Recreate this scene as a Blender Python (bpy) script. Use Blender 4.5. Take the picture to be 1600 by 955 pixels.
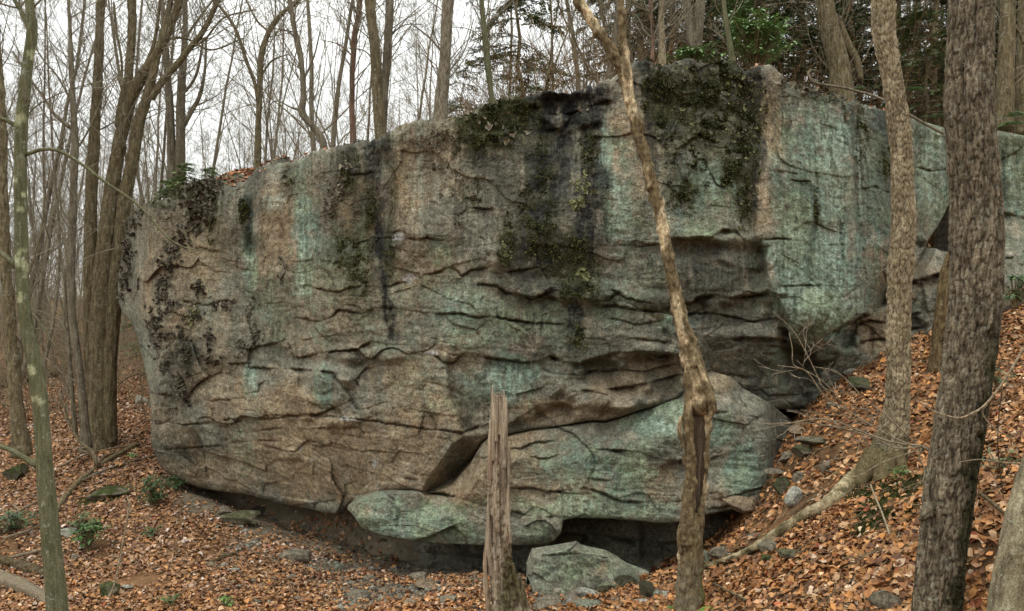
import bpy, math, random
import numpy as np
from mathutils import Vector, Matrix

# ------------------------------------------------------------------ camera, world, sun, exposure
scene = bpy.context.scene
for o in list(bpy.data.objects):
    bpy.data.objects.remove(o, do_unlink=True)
COL = scene.collection
F = 1244.0                      # focal length in photo pixels (28 mm on a 36 mm sensor, 1600 px wide)
cam_d = bpy.data.cameras.new("camera")
cam_d.sensor_width = 36.0
cam_d.lens = 36.0 * F / 1600.0
cam_d.clip_start = 0.05
cam_d.clip_end = 3000.0
cam = bpy.data.objects.new("camera", cam_d)
COL.objects.link(cam)
cam.location = (0, 0, 0)
cam.rotation_euler = (math.radians(90), 0, 0)
scene.camera = cam

SUN_EL, SUN_AZ = math.radians(66), math.radians(-150)   # soft light from behind the camera, a little from the left
world = bpy.data.worlds.new("World")
scene.world = world
world.use_nodes = True
wn = world.node_tree
wn.nodes.clear()
w_out = wn.nodes.new("ShaderNodeOutputWorld")
w_bg = wn.nodes.new("ShaderNodeBackground")
w_sky = wn.nodes.new("ShaderNodeTexSky")
w_sky.sky_type = 'NISHITA'
w_sky.sun_disc = False
w_sky.sun_elevation = SUN_EL
w_sky.sun_rotation = SUN_AZ
w_sky.air_density = 1.0
w_sky.dust_density = 4.0
w_mix = wn.nodes.new("ShaderNodeMix"); w_mix.data_type = 'RGBA'
w_mix.inputs[0].default_value = 0.96                      # a closed cloud deck: nearly all of the sky is even grey-white
w_tc = wn.nodes.new("ShaderNodeTexCoord")
w_noise = wn.nodes.new("ShaderNodeTexNoise"); w_noise.inputs['Scale'].default_value = 2.2; w_noise.inputs['Detail'].default_value = 4
w_ramp = wn.nodes.new("ShaderNodeValToRGB")
w_ramp.color_ramp.elements[0].position = 0.35; w_ramp.color_ramp.elements[0].color = (8.1, 8.35, 8.2, 1)
w_ramp.color_ramp.elements[1].position = 0.70; w_ramp.color_ramp.elements[1].color = (10.0, 10.15, 9.85, 1)
wn.links.new(w_tc.outputs['Generated'], w_noise.inputs['Vector'])
wn.links.new(w_noise.outputs['Fac'], w_ramp.inputs['Fac'])
wn.links.new(w_sky.outputs['Color'], w_mix.inputs[6])
w_sep = wn.nodes.new("ShaderNodeSeparateXYZ"); wn.links.new(w_tc.outputs['Generated'], w_sep.inputs[0])
w_map = wn.nodes.new("ShaderNodeMapRange"); w_map.inputs[1].default_value = 0.0; w_map.inputs[2].default_value = 1.0; w_map.inputs[3].default_value = 0.80; w_map.inputs[4].default_value = 1.9   # an overcast sky brightens evenly towards the zenith
wn.links.new(w_sep.outputs[2], w_map.inputs[0])
w_mul = wn.nodes.new("ShaderNodeVectorMath"); w_mul.operation = 'SCALE'
wn.links.new(w_ramp.outputs['Color'], w_mul.inputs[0]); wn.links.new(w_map.outputs[0], w_mul.inputs['Scale'])
wn.links.new(w_mul.outputs[0], w_mix.inputs[7])
wn.links.new(w_mix.outputs[2], w_bg.inputs['Color'])
w_bg.inputs['Strength'].default_value = 0.10
wn.links.new(w_bg.outputs['Background'], w_out.inputs['Surface'])

sun_d = bpy.data.lights.new("sun", 'SUN')
sun_d.energy = 0.65
sun_d.angle = math.radians(28)
sun_d.color = (1.0, 0.95, 0.88)
sun = bpy.data.objects.new("sun", sun_d)
COL.objects.link(sun)
_az = SUN_AZ
sdir = Vector((math.sin(_az) * math.cos(SUN_EL), math.cos(_az) * math.cos(SUN_EL), math.sin(SUN_EL)))   # towards the sun
sun.rotation_euler = sdir.to_track_quat('Z', 'Y').to_euler()
sun.location = (0, -5, 20)

scene.view_settings.view_transform = 'Standard'
scene.view_settings.look = 'None'
scene.view_settings.gamma = 1.0
scene.view_settings.exposure = 0.52
scene.render.engine = 'CYCLES'
scene.cycles.max_bounces = 5
scene.cycles.diffuse_bounces = 3
scene.cycles.glossy_bounces = 1
scene.cycles.use_denoising = True

rng = np.random.default_rng(11)
random.seed(11)

# ------------------------------------------------------------------ helpers
def PX(u, v, d):
    """a point d metres in front of the camera, seen at photo pixel (u, v)"""
    u, v, d = np.broadcast_arrays(np.asarray(u, float), np.asarray(v, float), np.asarray(d, float))
    return np.stack([(u - 800.0) / F * d, d, -(v - 477.5) / F * d], -1)

_perm = np.random.default_rng(3).permutation(256)
_perm = np.concatenate([_perm, _perm, _perm])
_g = np.array([[1,1,0],[-1,1,0],[1,-1,0],[-1,-1,0],[1,0,1],[-1,0,1],[1,0,-1],[-1,0,-1],[0,1,1],[0,-1,1],[0,1,-1],[0,-1,-1]], float)
def perlin(p):
    sh = p.shape[:-1]
    p = p.reshape(-1, 3)
    i = np.floor(p).astype(int); f = p - i; i &= 255
    w = f * f * f * (f * (f * 6 - 15) + 10)
    r = 0
    for dx in (0, 1):
        for dy in (0, 1):
            for dz in (0, 1):
                h = _perm[_perm[_perm[i[:, 0] + dx] + i[:, 1] + dy] + i[:, 2] + dz] % 12
                g = _g[h]
                n = g[:, 0] * (f[:, 0] - dx) + g[:, 1] * (f[:, 1] - dy) + g[:, 2] * (f[:, 2] - dz)
                wx = w[:, 0] if dx else 1 - w[:, 0]
                wy = w[:, 1] if dy else 1 - w[:, 1]
                wz = w[:, 2] if dz else 1 - w[:, 2]
                r = r + n * wx * wy * wz
    return r.reshape(sh)
def fbm(p, octv=4, gain=0.5):
    a, s, r = 1.0, 1.0, 0
    for k in range(octv):
        r = r + a * perlin(p * s + 17.3 * k)
        a *= gain; s *= 2.03
    return r
def cells(x, y, seed):
    """2D cell noise: distance to nearest and second nearest point, offset from the nearest, random values of its cell"""
    ix, iy = np.floor(x).astype(int), np.floor(y).astype(int)
    f1 = np.full(x.shape, 9.0); f2 = np.full(x.shape, 9.0); ox = 0 * x; oy = 0 * x; hid = np.zeros(x.shape, int)
    for a in (-1, 0, 1):
        for b in (-1, 0, 1):
            cx, cy = ix + a, iy + b
            h = _perm[(_perm[(cx + seed * 7) & 255] + cy + seed * 13) & 255]
            dx, dy = x - (cx + .12 + .76 * _perm[h + 31] / 255), y - (cy + .12 + .76 * _perm[h + 97] / 255)
            d = np.hypot(dx, dy); c = d < f1
            f2 = np.where(c, f1, np.minimum(f2, d)); f1 = np.where(c, d, f1)
            ox = np.where(c, dx, ox); oy = np.where(c, dy, oy); hid = np.where(c, h, hid)
    return f1, f2, ox, oy, hid
def hv(hid, k): return _perm[hid + k] / 127.5 - 1.0
def sstep(a, b, x):
    t = np.clip((x - a) / (b - a), 0, 1)
    return t * t * (3 - 2 * t)
def lerp(a, b, m):
    return a + (b - a) * m[..., None]

def mesh_np(name, verts, quads=None, tris=None, col=None, smooth=True):
    me = bpy.data.meshes.new(name)
    verts = np.asarray(verts, np.float32).reshape(-1, 3)
    nq = 0 if quads is None else len(quads); nt = 0 if tris is None else len(tris)
    me.vertices.add(len(verts)); me.vertices.foreach_set("co", verts.ravel())
    loops = []
    if nq: loops.append(np.asarray(quads, np.int32).ravel())
    if nt: loops.append(np.asarray(tris, np.int32).ravel())
    loops = np.concatenate(loops)
    me.loops.add(len(loops)); me.loops.foreach_set("vertex_index", loops)
    me.polygons.add(nq + nt)
    starts = np.concatenate([np.arange(nq) * 4, nq * 4 + np.arange(nt) * 3]).astype(np.int32)
    me.polygons.foreach_set("loop_start", starts)
    me.update(calc_edges=True)
    if smooth:
        me.polygons.foreach_set("use_smooth", np.ones(nq + nt, bool))
    if col is not None:
        c = np.ones((len(verts), 4), np.float32); c[:, :3] = np.asarray(col).reshape(-1, 3)
        a = me.color_attributes.new("Col", 'FLOAT_COLOR', 'POINT')
        a.data.foreach_set("color", c.ravel())
    return me
def link(name, me, mat=None, parent=None, label=None, cat=None, group=None, kind=None):
    o = bpy.data.objects.new(name, me); COL.objects.link(o)
    if mat is not None and len(me.materials) == 0: me.materials.append(mat)
    if parent is not None: o.parent = parent
    return tag(o, label, cat, group, kind)
def tag(o, label=None, cat=None, group=None, kind=None):
    if label: o['label'] = label
    if cat: o['category'] = cat
    if group: o['group'] = group
    if kind: o['kind'] = kind
    return o
def empty(name, loc, label=None, cat=None, group=None):
    o = bpy.data.objects.new(name, None); COL.objects.link(o)
    o.location = loc; o.empty_display_size = 0.1
    return tag(o, label, cat, group)
def child(name, me, mat, root, label=None, kind=None):
    """mesh given in world coordinates, parented to root"""
    o = link(name, me, mat, root, label, None, None, kind)
    o.matrix_parent_inverse = Matrix.Translation(-Vector(root.location))
    return o
def copy_tree(o, parent=None):
    c = o.copy(); COL.objects.link(c)
    if parent is not None: c.parent = parent
    for ch in o.children: copy_tree(ch, c)
    return c

def resample(pts, step):
    """Catmull-Rom through rows of pts (x,y,z,r), samples about every step metres"""
    p = np.asarray(pts, float)
    p = np.vstack([2 * p[0] - p[1], p, 2 * p[-1] - p[-2]])
    out = []
    for i in range(1, len(p) - 2):
        n = max(2, int(np.linalg.norm(p[i + 1, :3] - p[i, :3]) / step))
        t = (np.arange(n) / n)[:, None]
        a, b, c, d = p[i - 1], p[i], p[i + 1], p[i + 2]
        out.append(0.5 * (2 * b + (c - a) * t + (2 * a - 5 * b + 4 * c - d) * t ** 2 + (3 * b - a - 3 * c + d) * t ** 3))
    out.append(p[-2][None])
    q = np.vstack(out); q[:, 3] = np.maximum(q[:, 3], 0.0008)
    return q
def tube_arrays(q, sides, disp=None, cap=True):
    """q rows (x,y,z,r) -> verts, quads, tris ; disp(base points, angle, s) in metres along the normal"""
    n = len(q)
    c = q[:, :3]
    tan = np.gradient(c, axis=0); tan /= np.linalg.norm(tan, axis=1)[:, None] + 1e-9
    nrm = np.zeros((n, 3))
    ref = np.array([0.0, -1.0, 0.0]) if abs(tan[0, 1]) < 0.9 else np.array([1.0, 0, 0])
    for i in range(n):
        r = ref - tan[i] * ref.dot(tan[i]); r /= np.linalg.norm(r) + 1e-9
        nrm[i] = r; ref = r
    bi = np.cross(tan, nrm)
    a = np.arange(sides) / sides * 2 * math.pi
    dirs = nrm[:, None] * np.cos(a)[None, :, None] + bi[:, None] * np.sin(a)[None, :, None]
    rad = np.repeat(q[:, 3][:, None], sides, 1)
    if disp is not None:
        base = c[:, None] + dirs * rad[..., None]
        rad = np.maximum(rad + disp(base, a[None, :] + 0 * rad, dirs), rad * 0.25)
    v = (c[:, None] + dirs * rad[..., None]).reshape(-1, 3)
    i = np.arange(n - 1)[:, None] * sides; j = np.arange(sides)[None]
    k = (j + 1) % sides
    quads = np.stack([i + j, i + k, i + sides + k, i + sides + j], -1).reshape(-1, 4)
    tris = None
    if cap:
        v = np.vstack([v, c[-1] + tan[-1] * q[-1, 3] * 0.4, c[0]])
        top, bot = n * sides, n * sides + 1
        b = (n - 1) * sides; jj = np.arange(sides); kk = (jj + 1) % sides
        tris = np.vstack([np.stack([b + jj, b + kk, np.full(sides, top)], -1), np.stack([kk, jj, np.full(sides, bot)], -1)])
    return v, quads, tris
class Bag:
    def __init__(s): s.v, s.q, s.t, s.c, s.n = [], [], [], [], 0
    def add(s, v, q=None, t=None, c=None):
        v = np.asarray(v, float).reshape(-1, 3)
        s.v.append(v)
        if q is not None and len(q): s.q.append(np.asarray(q) + s.n)
        if t is not None and len(t): s.t.append(np.asarray(t) + s.n)
        if c is not None: s.c.append(np.broadcast_to(np.asarray(c, float), (len(v), 3)))
        s.n += len(v)
    def tube(s, q, sides, disp=None, c=None):
        s.add(*tube_arrays(q, sides, disp), c=c)
    def mesh(s, name, smooth=True):
        return mesh_np(name, np.vstack(s.v), np.vstack(s.q) if s.q else None, np.vstack(s.t) if s.t else None,
                       np.vstack(s.c) if s.c else None, smooth)

# ------------------------------------------------------------------ materials
class Mat:
    def __init__(s, name, rough=0.9, spec=0.2):
        s.m = bpy.data.materials.new(name); s.m.use_nodes = True
        s.t = s.m.node_tree; s.b = s.t.nodes['Principled BSDF']
        s.b.inputs['Roughness'].default_value = rough
        s.b.inputs['Specular IOR Level'].default_value = spec
        s.geo = None; s.bump_in = None
    def n(s, k, **kw):
        x = s.t.nodes.new(k)
        for a, b in kw.items(): setattr(x, a, b)
        return x
    def pos(s, scale=(1, 1, 1), obj=False):
        tc = s.n("ShaderNodeTexCoord") if obj else s.n("ShaderNodeNewGeometry")
        mp = s.n("ShaderNodeMapping"); mp.inputs['Scale'].default_value = scale
        s.t.links.new(tc.outputs['Object' if obj else 'Position'], mp.inputs['Vector'])
        return mp.outputs[0]
    def noise(s, vec, scale, detail=4, rough=0.6, dist=0.0):
        x = s.n("ShaderNodeTexNoise"); x.inputs['Scale'].default_value = scale; x.inputs['Detail'].default_value = detail
        x.inputs['Roughness'].default_value = rough; x.inputs['Distortion'].default_value = dist
        s.t.links.new(vec, x.inputs['Vector']); return x.outputs['Fac']
    def voro(s, vec, scale, feat='F1'):
        x = s.n("ShaderNodeTexVoronoi"); x.feature = feat; x.inputs['Scale'].default_value = scale
        s.t.links.new(vec, x.inputs['Vector']); return x.outputs['Distance']
    def attr(s, name="Col"):
        x = s.n("ShaderNodeVertexColor"); x.layer_name = name; return x.outputs['Color']
    def ramp(s, fac, stops):
        x = s.n("ShaderNodeValToRGB"); e = x.color_ramp.elements
        while len(e) < len(stops): e.new(0.5)
        for k, (p, c) in enumerate(stops):
            e[k].position = p; e[k].color = (*c, 1) if len(c) == 3 else c
        s.t.links.new(fac, x.inputs['Fac']); return x.outputs['Color']
    def mix(s, fac, a, b, mode='MIX'):
        x = s.n("ShaderNodeMix"); x.data_type = 'RGBA'; x.blend_type = mode
        for sock, val in ((x.inputs[0], fac), (x.inputs[6], a), (x.inputs[7], b)):
            if isinstance(val, bpy.types.NodeSocket): s.t.links.new(val, sock)
            elif isinstance(val, tuple): sock.default_value = (*val, 1)
            else: sock.default_value = val
        return x.outputs[2]
    def gray(s, fac, lo, hi, a=0.25, b=0.75):
        return s.ramp(fac, [(a, (lo,) * 3), (b, (hi,) * 3)])
    def color(s, c):
        if isinstance(c, tuple): s.b.inputs['Base Color'].default_value = (*c, 1)
        else: s.t.links.new(c, s.b.inputs['Base Color'])
        return s
    def bump(s, h, strength=0.5, dist=0.02):
        x = s.n("ShaderNodeBump"); x.inputs['Strength'].default_value = strength; x.inputs['Distance'].default_value = dist
        s.t.links.new(h, x.inputs['Height'])
        if s.bump_in is not None: s.t.links.new(s.bump_in, x.inputs['Normal'])
        s.bump_in = x.outputs['Normal']; s.t.links.new(s.bump_in, s.b.inputs['Normal'])
        return s

def rock_material(name):
    m = Mat(name, 0.92, 0.15)
    p = m.pos()
    g1 = m.noise(p, 14, 6, 0.7); g2 = m.noise(p, 42, 5, 0.75); g3 = m.noise(p, 150, 3, 0.7)
    c = m.mix(1.0, m.attr(), m.gray(g1, 0.60, 1.42, 0.33, 0.67), 'MULTIPLY')
    c = m.mix(1.0, c, m.gray(g2, 0.52, 1.50, 0.36, 0.64), 'MULTIPLY')
    c = m.mix(1.0, c, m.gray(g3, 0.70, 1.3, 0.34, 0.66), 'MULTIPLY')
    m.color(c)
    m.bump(g1, 0.5, 0.05).bump(g2, 0.9, 0.025).bump(g3, 0.6, 0.008)
    return m.m
M_ROCK = rock_material("weathered_sandstone")

def bark_material(name, base, dark, light, vs=0.22, scale=26, lichen=0.0, moss=None, bump=0.9, dist=0.012):
    m = Mat(name, 0.93, 0.12)
    p = m.pos((1, 1, vs))
    a = m.noise(p, scale, 6, 0.68, 0.6); b = m.noise(m.pos(), 130, 4, 0.7); l = m.noise(m.pos(), 9, 5, 0.7)
    c = m.ramp(a, [(0.30, dark), (0.5, base), (0.72, light)])
    c = m.mix(1.0, c, m.gray(b, 0.5, 1.5, .34, .66), 'MULTIPLY')
    if moss:
        c = m.mix(m.ramp(l, [(0.48, (0, 0, 0)), (0.62, (0.8,) * 3)]), c, moss)
    if lichen > 0:
        ll = m.noise(m.pos(), 22, 5, 0.72)
        c = m.mix(m.ramp(ll, [(0.60 - lichen * 0.1, (0, 0, 0)), (0.68 - lichen * 0.1, (0.75,) * 3)]), c, (0.30, 0.31, 0.26))
    m.color(m.mix(1.0, c, m.attr(), 'MULTIPLY'))
    m.bump(a, bump, dist).bump(b, 0.5, 0.004)
    return m.m
BARK_BROWN = bark_material("furrowed_brown_bark", (0.130, 0.104, 0.058), (0.040, 0.032, 0.018), (0.25, 0.21, 0.125), lichen=0.3)
BARK_BIG = bark_material("flaky_maple_bark", (0.175, 0.146, 0.102), (0.045, 0.035, 0.024), (0.34, 0.30, 0.23), vs=0.2, scale=38, lichen=0.25)
BARK_PALE = bark_material("pale_ridged_bark", (0.29, 0.235, 0.15), (0.09, 0.066, 0.042), (0.44, 0.38, 0.27), vs=0.35, scale=40, lichen=0.15)
BARK_GREEN = bark_material("smooth_greenish_bark", (0.115, 0.115, 0.062), (0.07, 0.066, 0.036), (0.19, 0.18, 0.115), vs=0.12, scale=45, lichen=0.05, bump=0.45, dist=0.005)
BARK_FAR = bark_material("grey_brown_bark", (0.150, 0.128, 0.090), (0.06, 0.048, 0.032), (0.27, 0.24, 0.175), scale=16, lichen=0.2)
BARK_RED = bark_material("reddish_bark", (0.17, 0.105, 0.075), (0.07, 0.042, 0.03), (0.26, 0.18, 0.135), scale=24)
TWIG = bark_material("grey_twigs", (0.21, 0.183, 0.130), (0.11, 0.093, 0.064), (0.32, 0.285, 0.21), scale=30, bump=0.2)
WOOD = bark_material("weathered_dead_wood", (0.27, 0.21, 0.145), (0.10, 0.072, 0.048), (0.43, 0.36, 0.265), vs=0.05, scale=55, bump=1.0)

def attr_material(name, rough=0.85, spec=0.2, nscale=30, lo=0.75, hi=1.25, trans=0.0):
    m = Mat(name, rough, spec)
    c = m.mix(1.0, m.attr(), m.gray(m.noise(m.pos(), nscale, 4), lo, hi), 'MULTIPLY')
    m.color(c)
    return m.m
M_LEAF = attr_material("fallen_leaves", 0.75, 0.25, 60)
M_FOLIAGE = attr_material("green_foliage", 0.5, 0.35, 25)
M_NEEDLE = attr_material("hemlock_needles", 0.7, 0.2, 8)
M_TRIPE = attr_material("rock_tripe_lichen", 0.7, 0.3, 60, 0.6, 1.4)
M_MOSS = attr_material("moss", 0.95, 0.05, 55, 0.5, 1.5)
M_STONE = M_ROCK

# ------------------------------------------------------------------ terrain
FU = np.array([-400, 100, 185, 240, 360, 500, 600, 700, 860, 1000, 1190, 1340, 1400, 1480, 1600, 2200], float)
FD = np.array([15.5, 14.6, 13.8, 13.0, 12.3, 11.4, 10.9, 10.55, 10.2, 10.0, 9.95, 10.3, 10.7, 11.5, 12.2, 15.0])
def face_d(u): return np.interp(u, FU, FD)

TOPU = [(180,352),(205,340),(225,323),(245,314),(270,306),(285,291),(300,283),(325,280),(345,284),(365,292),(385,288),(400,268),(420,257),(445,251),
        (480,243),(500,234),(530,230),(560,222),(590,220),(600,211),(625,195),(655,188),(690,188),(710,182),(750,168),(800,155),(830,146),
        (845,143),(870,148),(890,151),(915,141),(940,126),(960,118),(975,104),(1005,98),(1040,98),(1080,95),(1120,94),(1150,98),(1165,110),
        (1185,106),(1205,105),(1230,126),(1270,141),(1305,148),(1340,160),(1358,172),(1400,176)]
TOPU = np.array(TOPU, float)
def top_v(u): return np.interp(u, TOPU[:, 0], TOPU[:, 1])

_low = [(0,955,8.8),(400,955,8.6),(800,955,8.0),(1000,960,7.0),(1078,972,7.0),(1150,962,5.9),(1300,970,4.9),(1450,990,4.6),(1510,985,4.5),(1600,990,4.0),
        (0,760,14),(160,692,15.2),(300,788,12.6),(420,822,12.4),(520,868,11.6),(450,808,14.2),(560,830,13.5),(600,896,10.6),(760,900,9.9),(830,925,8.9),(150,850,11),
        (0,600,28),(100,590,30),(210,610,23),(210,560,33),(-300,700,16),(-300,955,8.8),(-300,560,40),
        (1000,905,8.3),(1100,880,7.8),(1200,815,8.1),(1230,700,9.4),(1370,735,7.7),(1350,585,10.2),(1430,520,11.2),(1540,520,10.6),(1600,500,10.2),
        (1600,650,6.6),(1550,850,4.8),(1250,900,6.0),(1300,800,7.0),(1750,480,10.5),(1900,955,3.5),(1900,600,8),
        (1340,754,7.6),(1400,738,7.8),(1370,752,7.5),(1300,788,7.35),(1250,814,7.4),(1420,742,7.4),(700,897,11.2),(900,915,10.6),(1000,905,10.6),(1100,872,9.8),(1150,840,9.6),(1210,720,10.2),(1050,900,8.9)]
_lp = PX(*np.array(_low, float).T)
_extra = np.array([(-30,70,-1.6),(10,70,-1.0),(60,60,0.5),(-80,90,-1.0),(0,150,1.0),(-150,150,1),(150,120,3),(0,400,6),(-400,300,6),(400,300,8),
                   (0,-6,-.4),(-15,-6,-2.2),(15,-6,1.0),(0,-25,7),(-30,-30,5),(30,-30,9),(-100,-60,10),(100,-60,16),(0,2,-2.3),(-3,3,-3.0),(3,2.5,-1.7),(-400,-300,20),(400,-300,26)], float)  # points behind the camera: unseen rising bank added to block low sky light
_cp = np.vstack([_lp, _extra])
def _tps(r2): return 0.5 * r2 * np.log(r2 + 1e-9)
def _warp(xy):                       # work in compressed coordinates so far points do not dominate
    r = np.hypot(xy[..., 0], xy[..., 1]) + 1e-6
    return xy * (np.log1p(r / 6.0) / r)[..., None] * 6.0
_cw = _warp(_cp[:, :2])
_A = _tps(((_cw[:, None] - _cw[None]) ** 2).sum(-1)) + np.eye(len(_cw)) * 0.05
_Pm = np.hstack([np.ones((len(_cw), 1)), _cw])
_L = np.block([[_A, _Pm], [_Pm.T, np.zeros((3, 3))]])
_w = np.linalg.solve(_L, np.concatenate([_cp[:, 2], np.zeros(3)]))
def ground_low(x, y):
    q = _warp(np.stack([x, y], -1)).reshape(-1, 2)
    out = np.empty(len(q))
    for s in range(0, len(q), 40000):
        b = q[s:s + 40000]
        out[s:s + 40000] = _tps(((b[:, None] - _cw[None]) ** 2).sum(-1)) @ _w[:len(_cw)] + _w[-3] + b @ _w[-2:]
    return out.reshape(np.shape(x))
def ground_z(x, y, detail=True):
    x = np.asarray(x, float); y = np.asarray(y, float)
    lo = ground_low(x, y)
    yy = np.maximum(y, 0.5)
    u = 800 + F * x / yy
    fd = face_d(u)
    uc = np.clip(u, 300, 1400)
    hi = -(top_v(uc) - 477.5) / F * face_d(uc) - 0.12
    hi = np.where(u > 1400, np.interp(u, [1400, 1500, 1600, 2000], [2.85, 2.75, 2.55, 2.3]), hi)
    far = np.clip((y - fd - 4) / 30, 0, 1)
    hi = hi * (1 - 0.15 * far) - 0.4 * far * (u < 700)
    m = sstep(1.2, 2.9, y - fd) * sstep(238, 440, u + 25 * np.sin(y * .35)) * (y > 4)
    m = m * (1 - 0.75 * sstep(60, 160, y))
    z = lo * (1 - m) + hi * m
    if detail:
        p = np.stack([x, y, 0 * x], -1)
        near = 1 / (1 + (np.hypot(x, y) / 60) ** 2)
        z = z + (0.07 * fbm(p * 0.8, 3) + 0.02 * fbm(p * 4.0, 3)) * near
    return z

def axis(near0, near1, step, far0, far1):
    a = np.arange(near0, near1, step)
    up = [near1]; s = step
    while up[-1] < far1: s *= 1.13; up.append(up[-1] + s)
    dn = [near0]; s = step
    while dn[-1] > far0: s *= 1.13; dn.append(dn[-1] - s)
    return np.concatenate([np.array(dn[1:])[::-1], a, np.array(up)])
gx = axis(-9.5, 8.0, 0.065, -700, 700)
gy = axis(2.6, 16.5, 0.065, -500, 900)
GX, GY = np.meshgrid(gx, gy)
GZ = ground_z(GX, GY)
gv = np.stack([GX, GY, GZ], -1)
nx_, ny_ = len(gx), len(gy)
ii = np.arange(ny_ - 1)[:, None] * nx_ + np.arange(nx_ - 1)[None]
gq = np.stack([ii, ii + 1, ii + nx_ + 1, ii + nx_], -1).reshape(-1, 4)
GU = 800 + F * GX / np.maximum(GY, .5); GV = 477.5 - F * GZ / np.maximum(GY, .5)
def dirt_mask(x, y, z):
    """bare trodden soil and grit below the overhang"""
    u = 800 + F * x / np.maximum(y, .5)
    ln = np.interp(u, [200, 300, 420, 560, 700, 800, 880, 1000], [13.6, 12.2, 10.5, 8.7, 7.9, 7.7, 7.9, 8.2])   # near edge of the bare strip
    n = fbm(np.stack([x, y, z], -1) * 0.9, 3)
    return sstep(-0.5, 0.5, y - ln + 1.2 * n) * sstep(230, 330, u + 90 * n) * sstep(1040, 990, u) * sstep(3.5, 2.0, y - face_d(u))
MOSSY = [(1385, 770, 7.0, 0.38), (1395, 815, 6.5, 0.38), (1430, 770, 6.8, 0.36), (1380, 860, 6.1, 0.24), (165, 772, 12.8, 0.45), (1340, 800, 7.2, 0.2)]
def moss_mask(x, y, z):
    m = 0 * x
    n = fbm(np.stack([x, y, z], -1) * 3.0, 3)
    for (u, v, d, r) in MOSSY:
        c = PX(u, v, d)
        m = np.maximum(m, sstep(1.2, 0.6, np.hypot(x - c[0], (y - c[1])) / r + 0.6 * n))
    return m
gn = fbm(gv * 1.3, 3)
gcol = lerp(np.array([0.12, 0.066, 0.033]), np.array([0.21, 0.115, 0.055]), sstep(-0.4, 0.4, gn))
dm = dirt_mask(GX, GY, GZ)
gcol = lerp(gcol, np.array([0.20, 0.165, 0.115]) * (1 + 0.45 * gn[..., None]), dm)
mm = moss_mask(GX, GY, GZ)
gcol = lerp(gcol, np.array([0.060, 0.062, 0.024]) * (1 + 0.5 * gn[..., None]), mm)
gm = Mat("forest_floor", 0.95, 0.1)
_p = gm.pos()
_a, _b = gm.noise(_p, 9, 6, 0.7), gm.noise(_p, 60, 5, 0.75)
gm.color(gm.mix(1.0, gm.mix(1.0, gm.attr(), gm.gray(_a, 0.6, 1.4), 'MULTIPLY'), gm.gray(_b, 0.5, 1.5), 'MULTIPLY'))
gm.bump(_a, 0.6, 0.06).bump(_b, 0.8, 0.02)
link("ground", mesh_np("ground", gv, gq, None, gcol), gm.m, kind="structure", label="sloping forest floor of dark soil under fallen leaves")
def on_ground(u, v, dmin=2.5, dmax=80):
    """the point of the ground seen at photo pixel (u, v)"""
    d = np.exp(np.linspace(math.log(dmin), math.log(dmax), 900))
    p = PX(np.full_like(d, u), np.full_like(d, v), d)
    g = ground_z(p[:, 0], p[:, 1], True)
    k = np.argmax(p[:, 2] <= g)
    return Vector((p[k, 0], p[k, 1], g[k]))

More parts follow.
